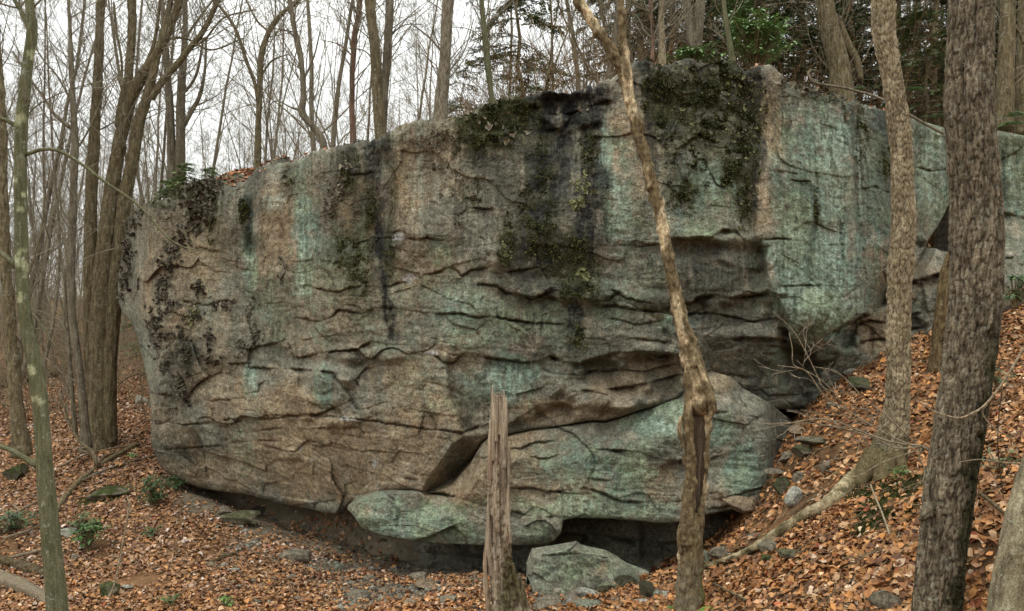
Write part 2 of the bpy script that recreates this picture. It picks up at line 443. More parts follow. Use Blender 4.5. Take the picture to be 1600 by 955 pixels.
# ------------------------------------------------------------------ rock: ledges and cracks traced as lines (u, v), each a real step in depth
# (points, step below in m, groove in m, decay px, groove half width px, lip in m)
LEDGES = [
 ([(670,430),(688,425),(700,417),(712,422),(722,432),(735,423),(755,420)], .10,.05,45,3,.03),
 ([(755,445),(777,449),(790,457),(815,462),(830,468),(845,462),(862,455)], .12,.06,45,3,.03),
 ([(480,447),(510,455),(530,457),(545,450),(563,447),(590,450),(605,449),(628,442)], .08,.04,40,3,.03),
 ([(470,498),(502,503),(515,498),(528,485),(545,487),(565,490),(585,482),(608,482),(630,484),(660,489),(690,491),(720,491),(750,497),(780,496),(800,500),(835,507)], .09,.05,50,3,.03),
 ([(470,560),(500,553),(520,550),(545,548),(560,545),(580,535),(600,538),(625,540),(635,548),(645,553),(665,556),(685,557),(692,566),(705,568),(716,561),(730,553),(745,556),(760,559),(790,563),(820,567),(845,568)], .16,.07,55,3,.05),
 ([(840,566),(862,557),(880,566),(905,569),(935,560),(960,553),(985,551),(1010,552),(1052,556)], .32,.08,60,4,.07),
 ([(780,497),(830,505),(880,507)], .05,.03,30,2.5,.01),
 ([(395,575),(440,577),(470,578),(510,581),(522,584),(530,598),(545,601),(560,590),(572,575)], .14,.06,28,3,.08),
 ([(486,650),(500,647),(525,636),(540,632),(555,622),(561,606),(556,594)], .10,.07,14,3,.07),
 ([(425,650),(480,651),(500,650),(560,655),(580,658),(620,664),(660,670),(700,674),(726,676)], .03,.05,50,2.5,.015),
 ([(722,677),(745,668),(780,660)], .10,.06,18,3,.02),
 ([(498,669),(525,670),(552,669)], .10,.03,18,3,.07),
 ([(390,688),(440,705),(460,707),(480,690),(510,696),(545,703),(600,707)], .05,.02,25,3,.02),
 ([(235,659),(262,660),(285,664),(310,663),(333,660),(360,656),(375,658),(400,655),(430,655),(450,652),(470,649),(505,647)], .05,.05,45,2.5,.02),
 ([(262,703),(300,700),(335,698),(355,695),(375,692),(395,688),(425,690)], .02,.05,40,2.5,.01),
 ([(352,676),(400,675),(432,670)], .04,.03,22,2.5,.01),
 ([(330,567),(350,569),(382,568)], .14,.03,35,3,.06),
 ([(388,546),(410,541),(430,537),(446,531)], .16,.05,35,3,.06),
 ([(330,627),(360,625),(410,620),(440,618),(470,622),(490,632),(508,638)], .05,.03,30,3,.03),
 ([(236,614),(270,619),(292,613)], .14,.03,30,3,.05),
 ([(198,528),(225,545),(240,562),(262,560)], .10,.03,30,3,.04),
 ([(205,500),(235,505),(262,500)], .09,.03,25,3,.04),
 ([(480,531),(525,524)], .05,.03,20,2.5,.02),
 ([(285,470),(320,478),(345,470)], .06,.02,25,3,.03),
 ([(345,405),(375,420),(392,424)], .05,.02,25,3,.03),
 ([(315,388),(345,396),(356,385),(362,365)], .05,.02,20,3,.03),
 ([(425,475),(450,472),(462,480)], .05,.03,20,3,.03),
 ([(640,374),(655,376),(668,372),(690,376),(712,379)], .09,.04,30,3,.03),
 ([(610,365),(625,360),(645,373)], .05,.03,20,3,.02),
 ([(718,336),(735,325),(762,327)], .10,.04,35,3,.04),
 ([(755,372),(765,400),(760,395)], .04,.02,20,3,.02),
 ([(545,273),(578,271)], .04,.03,25,2.5,.02),
 ([(556,382),(582,373),(620,372)], .04,.02,25,2.5,.02),
 ([(480,306),(492,308)], .05,.02,15,2.5,.02),
 ([(835,165),(860,178),(890,178),(915,168),(945,158)], .22,.0,70,5,.05),
 ([(858,205),(880,200),(893,185)], .12,.05,40,4,.03),
 ([(1062,232),(1085,214),(1098,208),(1115,222)], .12,.04,40,4,.05),
 ([(1118,118),(1150,122),(1165,135)], .12,.04,60,4,.04),
 ([(1100,250),(1120,290),(1130,292)], .05,.03,30,3,.02),
 ([(938,384),(1000,385),(1033,382)], .04,.03,30,2.5,.01),
 ([(1010,431),(1030,424),(1045,423)], .05,.02,25,3,.02),
 ([(780,428),(810,423),(838,419)], .10,.04,30,3,.04),
 ([(782,453),(820,468),(846,462),(860,450)], .10,.03,25,3,.05),
 ([(858,465),(880,475),(910,476),(950,470),(962,458)], .16,.06,30,4,.06),
 ([(900,480),(960,477),(1000,486),(1054,486)], .14,.05,40,4,.03),
 ([(960,455),(980,466),(1010,474),(1060,478)], .10,.04,25,3,.04),
 ([(960,500),(1000,508),(1040,500)], .05,.02,25,3,.02),
 ([(930,540),(990,529),(1040,536)], .06,.03,20,3,.03),
 ([(1055,374),(1085,373),(1110,371),(1130,360),(1150,362),(1165,377),(1192,386)], .24,.05,60,4,.06),
 ([(1036,482),(1080,474),(1095,463),(1115,462),(1145,467),(1170,462),(1200,457),(1218,462)], .26,.06,45,4,.10),
 ([(1075,492),(1110,489),(1150,497),(1175,503),(1200,500),(1238,497)], .05,.05,30,3,.03),
 ([(1088,548),(1110,537),(1130,531),(1170,529),(1210,530),(1235,535)], .12,.05,40,3,.06),
 ([(1205,541),(1235,545),(1260,541)], .05,.03,20,3,.05),
 ([(1228,512),(1240,535),(1262,547),(1278,535),(1300,520),(1322,508),(1342,496),(1352,492)], .42,.05,95,4,.05),
 ([(1100,592),(1135,584),(1165,590)], .10,.03,30,3,.04),
 ([(1130,612),(1170,613),(1205,606)], .06,.03,30,3,.03),
 ([(1188,375),(1215,373),(1245,376),(1262,384),(1290,383),(1320,384)], .02,.05,30,2.2,.01),
 ([(1243,283),(1272,283)], .07,.04,20,2.5,.03),
 ([(1180,268),(1225,268),(1240,272)], .05,.02,30,3,.02),
 ([(1180,330),(1205,326)], .04,.02,20,3,.02),
 ([(1262,360),(1278,366)], .04,.04,12,2.2,.02),
 ([(1218,448),(1245,447),(1275,446)], .04,.02,20,2.5,.02),
 ([(1335,383),(1355,384)], .05,.03,20,2.5,.02),
 ([(1348,492),(1370,502),(1386,500)], .10,.06,20,3,.04),
 ([(1350,440),(1365,452),(1390,460)], .08,.03,20,3,.03),
 ([(1352,535),(1375,532),(1395,533)], .10,.05,20,3,.03),
 ([(1352,296),(1368,292),(1385,300)], .07,.03,20,3,.03),
 ([(905,582),(945,580),(975,578),(1005,581),(1030,575),(1052,569)], .10,.05,25,3,.04),
 ([(898,612),(930,610),(962,608),(1010,600),(1056,586)], .16,.05,30,3,.05),
 ([(796,664),(820,648),(840,634),(862,632),(885,632),(898,640),(915,636),(930,625)], .20,.03,38,4,.08),
 ([(405,782),(440,784),(480,789),(520,783)], .03,.02,20,2.5,.02),
 ([(610,752),(625,747),(645,750)], .04,.02,15,3,.03),
]
# near-vertical edges (points, side step in m [>0: the right of the line lies deeper], groove, decay px, groove half width)
VEDGES = [
 ([(700,566),(702,600),(706,625),(718,645),(726,677)], .16,.03,70,3),
 ([(1190,384),(1196,430),(1205,457),(1216,470),(1226,492),(1236,512)], -.22,.03,140,3),
 ([(1273,240),(1276,290),(1272,320),(1276,345),(1268,380),(1264,420),(1262,455)], .02,.06,40,4),
 ([(1340,170),(1337,200),(1333,240),(1334,290),(1340,340),(1342,375)], .10,.04,70,3),
 ([(1312,345),(1315,400),(1325,425)], .03,.05,30,2.5),
 ([(1350,370),(1348,410),(1353,440)], .02,.05,30,2.5),
 ([(1360,520),(1361,565)], .06,.06,30,3),
 ([(356,655),(357,700),(357,745)], -.03,.03,40,3),
 ([(246,630),(246,690)], .02,.03,30,2.5),
 ([(333,640),(334,660)], .02,.04,30,2.5),
 ([(455,275),(465,300),(472,330),(474,380)], .03,.05,40,4),
 ([(375,285),(383,320),(388,360),(400,410)], .05,.08,40,7),
 ([(583,225),(585,300),(592,380),(605,470),(615,530)], .03,.05,60,9),
 ([(845,150),(842,230),(838,300)], .12,.0,90,5),
 ([(893,160),(898,200),(900,260)], -.10,.0,60,6),
 ([(630,230),(640,300),(632,360)], .05,.0,60,8),
 ([(512,470),(500,440)], .02,.02,20,3),
 ([(1005,100),(1010,180),(1016,260)], .08,.0,60,8),
 ([(1190,120),(1186,200),(1180,300),(1178,370)], -.12,.02,60,6),
 ([(620,695),(617,740)], .02,.02,25,3),
]
BUMPS = [ # round bulges (u, v, ru, rv, metres towards the viewer)
 (520,590,38,20,.16),(545,555,30,14,.14),(455,712,14,10,.07),(530,658,30,11,.10),(610,555,28,12,.12),(425,300,30,35,.10),(440,330,20,20,.06),
 (830,455,25,14,.10),(900,455,60,20,.10),(1020,470,40,14,.08),(640,360,40,60,.07),(770,400,30,20,.08),(1100,430,70,35,.10),(1015,545,22,10,.10),
 (960,630,50,14,.16),(980,590,50,12,.06),(840,610,60,30,.06),(700,230,60,50,.06),(1150,150,60,40,.07),(1050,130,50,30,.05),(300,680,50,25,.05),
 (330,540,40,30,.06),(470,540,30,20,.07),(1280,500,40,40,.08),(1220,560,30,15,.06),(1140,600,40,10,.08),(500,620,40,14,.06),(740,600,40,30,.05),
 (600,255,14,22,-.08),(395,335,9,22,-.12),(392,385,8,18,-.10),(880,165,40,18,-.15),(1165,165,20,30,-.10),(355,335,24,40,.06),(300,420,45,55,.05),
 (440,380,40,50,.05),(410,480,22,20,-.04),(600,600,50,25,-.04),
]
BUMPS_MAIN = BUMPS
def smax0(x): return np.maximum(x, 0)
def relief(u, v, P):
    """depth added by ledges, edges, bulges and weathering at photo position (u, v)"""
    wob = 1.2 * fbm(P * 4.0, 2) + 2.2 * np.abs(perlin(P * np.array([9.0, 9, 9]) + 3)) - .5 + 1.5 * fbm(P * 20.0, 2)
    d = np.zeros_like(u); br = .12 + 1.15 * sstep(-.30, .28, fbm(P * 1.9 + 77, 3))
    for pts, st, gr, L, w, lip in LEDGES:
        p = np.array(sorted(pts), float)
        u0, u1 = p[0, 0], p[-1, 0]
        sel = (u > u0 - 25) & (u < u1 + 25) & (v > p[:, 1].min() - 80) & (v < p[:, 1].max() + 4 * L)
        if not sel.any(): continue
        us, vs = u[sel], v[sel]
        dv = vs - np.interp(us, p[:, 0], p[:, 1]) - wob[sel]
        f = sstep(u0 - 18, u0 + 10, us) * sstep(u1 + 18, u1 - 10, us)
        d[sel] += f * br[sel] * ((st if st > .3 else (.75 * st if st >= .2 else .42 * st)) / (1 + np.exp(-np.clip(dv / .8, -40, 40))) * np.clip(1 - smax0(dv) / (1.7 * L), 0, 1) + 1.25 * max(gr, .03) * np.exp(-(dv / (.5 * w)) ** 2)
                       - .30 * lip * np.clip(1 - smax0(-dv) / (L * .6), 0, 1) * (dv < 0))
    if BUMPS is BUMPS_MAIN:                      # the slanted underside of the prow, falling away from its lip
        p = np.array([(652,772),(660,766),(668,748),(690,718),(705,695),(722,683),(740,680),(790,676)], float)
        dv = v - np.interp(u, p[:, 0], p[:, 1]) - .5 * wob
        d += sstep(655, 664, u) * sstep(790, 766, u) * .95 * np.clip(dv / 62, 0, 1)
    for pts, st, gr, L, w in VEDGES:
        p = np.array(sorted(pts, key=lambda a: a[1]), float)
        v0, v1 = p[0, 1], p[-1, 1]
        sel = (v > v0 - 25) & (v < v1 + 25) & (u > p[:, 0].min() - 4 * L) & (u < p[:, 0].max() + 4 * L)
        us, vs = u[sel], v[sel]
        du = us - np.interp(vs, p[:, 1], p[:, 0]) - wob[sel]
        f = sstep(v0 - 15, v0 + 10, vs) * sstep(v1 + 15, v1 - 10, vs)
        if st < 0: s_ = -st / (1 + np.exp(np.clip(du / 1.3, -40, 40))) * np.exp(-smax0(-du) / L)
        else: s_ = st / (1 + np.exp(-np.clip(du / 1.3, -40, 40))) * np.exp(-smax0(du) / L)
        d[sel] += f * (s_ + gr * np.exp(-(du / w) ** 2))
    for cu, cv, ru, rv, h in BUMPS:
        sel = (abs(u - cu) < 1.6 * ru) & (abs(v - cv) < 1.6 * rv)
        r = np.hypot((u[sel] - cu) / ru, (v[sel] - cv) / rv)
        d[sel] -= h * sstep(1.45, 0.35, r)
    # weathering: broad hollows, bedding, broken angular faces, pits
    d += 0.12 * fbm(P * 0.55, 2) + 0.025 * fbm(P * 1.7 + 5, 2)
    low = sstep(300, 520, v)
    wx, wz = .35 * fbm(P * 1.2 + 51, 2), .35 * fbm(P * 1.2 + 91, 2)
    for sx, sz, amp, tilt, crk, sd in ((1.25, .75, .060, .19, .018, 3), (.42, .26, .022, .13, .006, 9), (.15, .10, .006, .04, .003, 17)):
        x_, z_ = (P[..., 0]) / sx + wx / (1 if sx > 1 else 2), (P[..., 2] + .12 * P[..., 0]) / sz + wz / (1 if sx > 1 else 2)
        f1, f2, ox, oy, hid = cells(x_, z_, sd)
        msk = (.35 + .65 * low) * sstep(-.35, .2, fbm(P * .8 + sd, 2))
        d += msk * (amp * hv(hid, 11) + tilt * (hv(hid, 57) * ox * sx * .5 + hv(hid, 83) * oy * sz))
        d += msk * crk * sstep(.10, 0, f2 - f1) * (hv(hid, 19) > -.2)
    bed = P * np.array([0.9, 0.9, 5.0]); bed[..., 2] += 0.8 * P[..., 0] * 0.25
    d += 0.010 * np.abs(fbm(bed + 3, 3)) * low + 0.006 * fbm(bed * 2.3, 3)
    flute = sstep(1185, 1225, u) * sstep(400, 330, v); d += .035 * flute * fbm(P * np.array([5.0, 5.0, .45]) + 6, 3)
    d += 0.012 * fbm(P * 13.0, 4) + 0.010 * np.abs(fbm(P * 28.0, 2))
    return d

# ---- colours on the stone: tan and grey sandstone, teal crust lichen, black seep stains, wide darker zones, moss
TAN = [(300,430,70,110,.9),(440,370,45,75,1),(640,290,32,110,.9),(560,330,35,60,.7),(530,715,190,75,1.3),(420,640,120,60,1),(650,620,70,60,1.2),(400,740,150,40,.9),
       (980,230,45,95,.8),(1205,190,22,100,1),(1192,300,22,70,.9),(650,410,60,40,.8),(560,420,30,40,.6),(690,560,90,40,.6),(900,640,120,20,.9),(960,600,90,25,.9),(700,240,60,60,.6),
       (1290,290,14,90,.4),(1370,420,30,60,.7),(1370,500,30,40,.9),(520,510,90,50,.5),(740,700,70,40,.5),(800,520,60,30,.3),(1130,590,35,25,.8),(260,660,60,40,.4),(480,300,20,60,.4),
       (1270,430,6,50,.6),(1275,350,6,40,.6),(1030,575,50,20,.8),(330,600,60,60,.5),(500,470,80,50,.5),(600,480,70,60,.5)]
TEAL = [(475,365,20,110,1.15),(390,390,12,90,.9),(392,592,14,30,.9),(505,607,15,35,1.1),(500,520,30,20,.5),(690,392,24,24,.8),(565,390,14,60,.7),(740,495,80,50,.8),(790,595,60,45,.9),(850,500,70,35,.6),
        (680,600,80,50,.4),(968,320,30,90,.8),(948,255,14,75,.9),(1110,295,50,45,1.2),(1090,350,60,40,.8),(1050,500,35,20,.8),(960,470,50,50,.6),(1010,400,60,60,.35),(1275,300,75,150,1.0),
        (1270,430,75,110,1.35),(1285,500,45,40,1.2),(1240,200,30,80,.4),(1310,230,30,80,.7),(1370,290,22,130,.9),(1215,570,16,40,.8),(430,480,30,60,.5),(380,690,25,60,.4),(520,420,60,80,.4),
        (330,480,60,100,.15),(600,500,60,60,.35),(620,430,40,60,.2),(1180,420,10,60,.3),(220,560,30,60,.3),(400,650,14,18,.5),(385,720,30,30,.3),(700,450,60,50,.35),(430,250,30,14,.4),(890,560,60,40,.3),(1350,450,30,80,.5),(1130,440,60,50,.25)]
DARK = [ # black seep stains and wide, weak darker zones: (points u,v,w, strength)
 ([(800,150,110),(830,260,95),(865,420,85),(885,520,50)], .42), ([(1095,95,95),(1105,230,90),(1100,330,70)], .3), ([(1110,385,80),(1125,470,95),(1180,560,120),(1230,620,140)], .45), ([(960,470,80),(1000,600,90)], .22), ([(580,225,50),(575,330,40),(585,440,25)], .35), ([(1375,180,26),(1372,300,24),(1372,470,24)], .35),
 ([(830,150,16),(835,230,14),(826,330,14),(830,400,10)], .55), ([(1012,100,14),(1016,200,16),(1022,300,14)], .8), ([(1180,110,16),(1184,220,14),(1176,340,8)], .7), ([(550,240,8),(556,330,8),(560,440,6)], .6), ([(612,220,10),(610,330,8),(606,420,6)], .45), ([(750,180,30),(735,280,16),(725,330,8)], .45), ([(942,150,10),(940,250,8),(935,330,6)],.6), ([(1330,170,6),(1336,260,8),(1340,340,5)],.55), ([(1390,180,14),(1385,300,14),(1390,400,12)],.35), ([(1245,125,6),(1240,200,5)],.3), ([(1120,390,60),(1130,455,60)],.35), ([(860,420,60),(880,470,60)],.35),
 ([(862,145,30),(868,200,34),(862,260,30),(858,330,24),(850,420,18)], 1.0), ([(915,145,40),(918,200,20),(925,270,22),(920,340,22),(908,420,18),(898,500,14),(895,545,10)], 1.0),
 ([(900,140,60),(900,165,60),(890,185,45)], 1.0), ([(592,205,22),(578,260,16),(585,320,12),(592,380,10),(602,460,9),(616,535,10)], .95), ([(1020,100,16),(1030,180,22),(1050,260,26),(1060,330,20)], .6),
 ([(1150,110,36),(1160,180,30),(1165,260,22),(1168,330,10)], .62), ([(1090,98,70),(1090,140,60)], .38), ([(770,160,60),(770,200,55),(745,240,25)], .75), ([(1255,250,6),(1258,340,6)],.3),
 ([(540,235,14),(535,290,8)], .5), ([(870,380,55),(880,440,40)], .5), ([(1372,180,22),(1380,290,14)], .45),([(1273,300,8),(1275,345,8)],.7),([(385,315,8),(390,345,9),(392,390,7)],.8),([(340,275,50),(335,300,30)],.4),
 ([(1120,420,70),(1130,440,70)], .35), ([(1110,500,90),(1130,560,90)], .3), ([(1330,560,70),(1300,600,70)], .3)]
MOSS = [(1040,150,40,60,.9),(1120,150,60,60,.9),(1070,300,40,40,.7),(1150,260,40,60,.8),(560,440,24,40,.6),(845,260,30,70,.55),(925,230,26,60,.5),(740,200,45,45,1.0),(800,180,50,40,1.0),(900,430,50,60,.7),(575,330,16,60,.55),(615,300,10,60,.5),(290,300,40,20,.9),(1200,150,20,30,.5),(310,330,25,40,.7),(280,390,25,50,.4),(770,195,62,48,1.0),(1090,170,95,80,.85),(1080,260,60,60,.5),(1170,200,26,90,.7),(545,275,28,50,.7),(545,400,40,50,.8),(325,300,40,60,.8),(330,350,20,60,.5),(830,350,55,80,.6),(880,400,60,50,.7),(790,380,18,60,.8),
        (1345,210,16,80,.5),(1300,150,70,12,.6),(1140,98,40,8,1.0),(1135,240,40,50,.5),(610,390,12,60,.6),(1275,330,6,30,.8),(380,330,10,20,1.0),(450,275,12,50,.5),(740,300,40,40,.35),(640,250,80,60,.15),(1160,330,18,40,.6),(900,525,30,30,.5),(700,210,40,20,.4),(1385,250,14,40,.6),(250,318,30,10,.8),(1260,125,50,10,.6)]
def blobs(u, v, lst, nz, k=0.65):
    m = np.zeros_like(u)
    for cu, cv, ru, rv, s in lst:
        sel = (abs(u - cu) < 1.9 * ru) & (abs(v - cv) < 1.9 * rv)
        r = np.hypot((u[sel] - cu) / ru, (v[sel] - cv) / rv)
        m[sel] = np.maximum(m[sel], s * sstep(1.35, 0.35, r + k * nz[sel]))
    return np.clip(m, 0, 1.3)
C_TAN, C_GREY, C_TEAL = np.array([.278, .218, .138]), np.array([.170, .165, .126]), np.array([.198, .282, .218])
C_BLACK, C_MOSS, C_OLIVE = np.array([.018, .019, .019]), np.array([.046, .050, .019]), np.array([.085, .085, .04])
def stone_colour(u, v, P, teal_list=TEAL, tan_list=TAN, dark_list=DARK, moss_list=MOSS):
    n1 = fbm(P * 1.4 + 2, 4); n2 = fbm(P * 4.5 + 7, 4); n3 = fbm(P * 16 + 1, 3)
    streak = fbm(P * np.array([7.0, 7.0, 0.9]) + 11, 4); fine = fbm(P * np.array([28.0, 28.0, 2.5]) + 4, 3)
    vs_ = 1 + .40 * sstep(520, 300, v)[..., None] * np.clip(streak + .6 * fine, -.8, .8)[..., None]
    t = np.clip(blobs(u, v, tan_list, n1 + .5 * streak, .6), 0, 1)
    t = np.clip(t + 0.35 * sstep(-.1, .5, n2) - .1, 0, 1)
    big = fbm(P * .75 + 33, 3) + .6 * fbm(P * np.array([2.4, 2.4, .8]) + 8, 3)
    c = lerp(C_GREY * (1 + .55 * big[..., None] + .25 * n1[..., None] + .2 * n3[..., None]), C_TAN * (1 + .35 * big[..., None] + .2 * n2[..., None] + .18 * n3[..., None]), t)
    rust = sstep(.25, .7, fbm(P * 2.2 + 40, 3)); c = lerp(c, np.array([.22, .125, .07]), .35 * rust * t)
    pink = sstep(.1, .6, fbm(P * 1.8 + 60, 3)); c = lerp(c, np.array([.24, .195, .145]), .2 * pink)
    lightl = sstep(.28, .5, n2 + .7 * n3); c = lerp(c, np.array([.30, .29, .23]), .35 * lightl)        # pale crust
    c = c * vs_
    m = blobs(u, v, teal_list, .7 * streak + .5 * n2, .75)
    m = np.clip(m + .05 * sstep(0, .6, streak + .5 * n1), 0, 1.2)
    crust = fbm(P * 9 + 71, 4) + .5 * fbm(P * 34 + 5, 2); m = np.clip(m * .62 + .55 * m * sstep(-.25, .35, crust + .7 * fine + .25 * streak) , 0, 1) * sstep(-.75, -.05, crust + m - .45)
    hue = sstep(-.4, .4, n1 + .4 * n2)[..., None]
    tc = C_TEAL * (1 - hue * .12) + np.array([.04, .015, -.03]) * (1 - hue)
    c = lerp(c, tc * (1 + .35 * n3[..., None] + .2 * fine[..., None]), .86 * m)
    o = blobs(u, v, moss_list, .8 * n2 + .6 * n3, .9)
    o = np.clip(o * sstep(-.55, .15, n2 + .8 * n3 + .5 * streak + .9 * o - .55), 0, 1)
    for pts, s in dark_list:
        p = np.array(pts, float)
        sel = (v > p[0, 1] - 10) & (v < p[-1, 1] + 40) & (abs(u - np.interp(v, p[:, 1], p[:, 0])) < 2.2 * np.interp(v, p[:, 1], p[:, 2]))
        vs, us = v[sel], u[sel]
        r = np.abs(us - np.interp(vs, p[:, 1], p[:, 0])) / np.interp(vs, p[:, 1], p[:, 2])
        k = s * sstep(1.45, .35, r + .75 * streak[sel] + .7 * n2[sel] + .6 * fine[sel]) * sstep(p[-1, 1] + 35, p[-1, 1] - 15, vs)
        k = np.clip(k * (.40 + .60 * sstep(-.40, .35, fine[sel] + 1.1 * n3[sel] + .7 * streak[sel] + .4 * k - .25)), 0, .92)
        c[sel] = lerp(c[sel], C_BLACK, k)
    mint = blobs(u, v, MINT, .9 * streak + .4 * n2, .8) * sstep(-.35, .35, streak * 1.3 + .8 * fine + .4 * n3)
    c = lerp(c, np.array([.345, .43, .345]) * (1 + .2 * n3[..., None]), .78 * np.clip(mint, 0, 1))
    c = lerp(c, C_OLIVE, .62 * np.clip(blobs(u, v, moss_list, n1, .5), 0, 1) * sstep(-.3, .3, n2))
    c = lerp(c, C_MOSS * (1 + .7 * n3[..., None]), .9 * o)
    for cu, cv, ru, rv in ((585,722,5,7),(640,437,9,7),(675,552,10,4),(545,655,12,4),(622,370,10,5),(470,700,3,5)): c = lerp(c, np.array([.42, .42, .40]), .75 * sstep(1.2, .7, np.hypot((u - cu) / ru, (v - cv) / rv) + n3))
    global LAST_MOSS; LAST_MOSS = o
    return np.clip(c, .008, .5)

MINT = [(1300,250,34,110,.9),(1345,230,14,90,.8),(1230,430,34,90,.8),(1300,420,34,80,.6),(1285,505,50,30,1.1),(1330,480,24,30,.9),(1215,300,14,60,.6),(1300,160,50,20,.5),(968,330,22,80,.9),(945,260,9,80,.8),(1110,285,40,30,.7),(475,380,14,95,.9),(392,430,10,70,.7),(655,290,24,90,.35),(630,210,40,18,.6),(425,315,24,26,.6),(1040,660,40,26,.8),(600,812,30,26,.5),(1460,270,26,110,.8),(1580,270,26,50,.6),(395,600,8,40,.7),(506,600,9,26,.7),(755,470,50,30,.4),(780,590,40,24,.5),(930,790,80,12,.5)]
BACKS = np.array([.015, .05, .11, .2, .33, .5, .75, 1.1, 1.6, 2.3, 3.1])
def rock_patch(u0, u1, nu, nv, top, bot, depth, left_edge=None, back_max=3.1, rise=None, fall=0.0, rt=10, rb=8, rl=14, rr=14, nz=.10, drop=False):
    """a closed block: front face over photo columns u0..u1 between the lines top(u) and bot(u), rounded at its edges and running back into the hill"""
    us = np.linspace(u0, u1, nu); ts = np.linspace(0, 1, nv)
    nb = len(BACKS)
    iu = np.clip(np.arange(-nb, nu + nb), 0, nu - 1); jv = np.clip(np.arange(-nb, nv + nb), 0, nv - 1)
    bl = np.concatenate([BACKS[::-1], np.zeros(nu), BACKS]); bv = np.concatenate([BACKS[::-1], np.zeros(nv), BACKS])
    sc = back_max / BACKS[-1]
    U = us[iu][None] + 0 * bv[:, None]; T = top(us)[iu][None]; B = bot(us)[iu][None]
    V = T + (B - T) * ts[jv][:, None]
    if left_edge is not None:
        U = U + (left_edge(V) - u0) * np.clip(1 - (U - u0) / 150, 0, 1) ** 1.5
    BK = np.maximum(bl[None] + 0 * U, bv[:, None] + 0 * U) * sc
    d0 = depth(U, V)
    P0 = PX(U, V, d0)
    d = d0 + relief(U, V, P0)
    def rnd(x, r): x = np.clip(x, 0, 1); return r * (1 - np.sqrt(np.clip(1 - (1 - x) ** 2, 0, 1)))
    d = d + rnd((V - T) / 14, rt / 100) + rnd((B - V) / 12, rb / 100) + rnd((us[iu][None] - u0) / 24 + 0 * V, rl / 100) + rnd((u1 - us[iu][None]) / 24 + 0 * V, rr / 100)
    P = PX(U, V, d)
    topside = (np.arange(-nb, nv + nb) < 0)[:, None]; botside = (np.arange(-nb, nv + nb) >= nv)[:, None]
    n = fbm(np.stack([P[..., 0], P[..., 1] + BK, P[..., 2]], -1) * 1.5, 3)
    P[..., 1] += BK
    r_ = rise(U) if rise is not None else .02
    P[..., 2] += np.where(topside, (r_ * np.minimum(BK, 1.4)) + nz * n * np.minimum(BK, 1), 0) + np.where(botside, fall * BK + .10 * n * np.minimum(BK, 1), 0)
    if drop: P[..., 2] += np.where(topside | botside, 0, r_ * BK)
    H, W = U.shape
    C = stone_colour(U, V, P if False else P0 + np.stack([0 * BK, BK, 0 * BK], -1))
    i = np.arange(H - 1)[:, None] * W + np.arange(W - 1)[None]
    q = np.stack([i, i + W, i + W + 1, i + 1], -1).reshape(-1, 4)
    ring = np.concatenate([np.arange(W), np.arange(1, H) * W + W - 1, (H - 1) * W + np.arange(W - 2, -1, -1), np.arange(H - 2, 0, -1) * W])
    vv = P.reshape(-1, 3); cc = C.reshape(-1, 3)
    ctr = vv[ring].mean(0); k = len(vv)
    vv = np.vstack([vv, ctr]); cc = np.vstack([cc, cc[ring].mean(0)])
    t = np.stack([np.roll(ring, -1), ring, np.full(len(ring), k)], -1)
    return vv, q, t, cc, (U, V, P)

# ---- the great boulder
BOTU = np.array([(180,722),(250,728),(272,746),(310,762),(350,769),(385,773),(410,779),(440,788),(480,795),(505,801),(525,804),(538,797),(548,786),
    (590,773),(605,767),(640,765),(662,769),(680,766),(705,757),(735,722),(752,692),(765,680),(795,679),(830,672),(870,667),(895,662),(925,657),(945,658),(970,651),(1000,641),(1040,629),
    (1065,622),(1085,604),(1105,594),(1140,596),(1165,616),(1200,640),(1260,640),(1330,625),(1400,560)], float)
LEFT = np.array([(300,200),(350,200),(370,196),(400,190),(440,184),(470,184),(490,192),(505,206),(520,212),(540,217),(560,223),(590,229),(612,234),(640,236),(690,236),(705,240),(728,250)], float)
def bou_depth(u, v):
    d = face_d(u)
    B = np.interp(u, BOTU[:, 0], BOTU[:, 1])
    d = d + 0.55 * sstep(640, 800, v) * sstep(640, 480, u) + 0.25 * sstep(560, 480, v) * 0 
    d = d + 0.50 * sstep(300, 90, v) * sstep(700, 1000, u) * .5 + .15 * sstep(330, 220, v) * sstep(600, 400, u)
    d = d + .55 * sstep(470, 620, v) * sstep(1020, 1120, u)
    d = d + 1.0 * sstep(1340, 1400, u) * sstep(420, 520, v)
    d = d + .35 * sstep(260, 190, u)
    return d
def rim_v(u):
    u = np.asarray(u, float); q = np.stack([u * .013, 0 * u, 0 * u], -1)
    f1, f2, ox, oy, hid = cells(u / 34.0, 0 * u + .5, 5)
    return top_v(u + 16 * np.clip(1 - (u - 184) / 150, 0, 1) ** 1.5) + 4.5 * hv(hid, 3) + 4.5 * hv(hid, 40) * ox + 3 * fbm(q * 7, 3) * 1.3
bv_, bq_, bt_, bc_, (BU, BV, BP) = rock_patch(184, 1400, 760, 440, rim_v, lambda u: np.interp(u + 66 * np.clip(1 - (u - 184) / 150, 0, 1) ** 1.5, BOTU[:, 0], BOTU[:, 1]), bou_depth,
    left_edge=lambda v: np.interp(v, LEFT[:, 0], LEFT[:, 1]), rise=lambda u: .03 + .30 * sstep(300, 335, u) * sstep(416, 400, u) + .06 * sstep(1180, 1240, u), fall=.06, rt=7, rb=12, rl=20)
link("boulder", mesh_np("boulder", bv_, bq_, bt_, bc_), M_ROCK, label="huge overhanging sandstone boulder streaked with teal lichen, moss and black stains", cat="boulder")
BOULDER_MOSS = LAST_MOSS
_nb = len(BACKS)
_fu, _fv, _fp = BU[_nb:-_nb, _nb:-_nb], BV[_nb:-_nb, _nb:-_nb], BP[_nb:-_nb, _nb:-_nb]
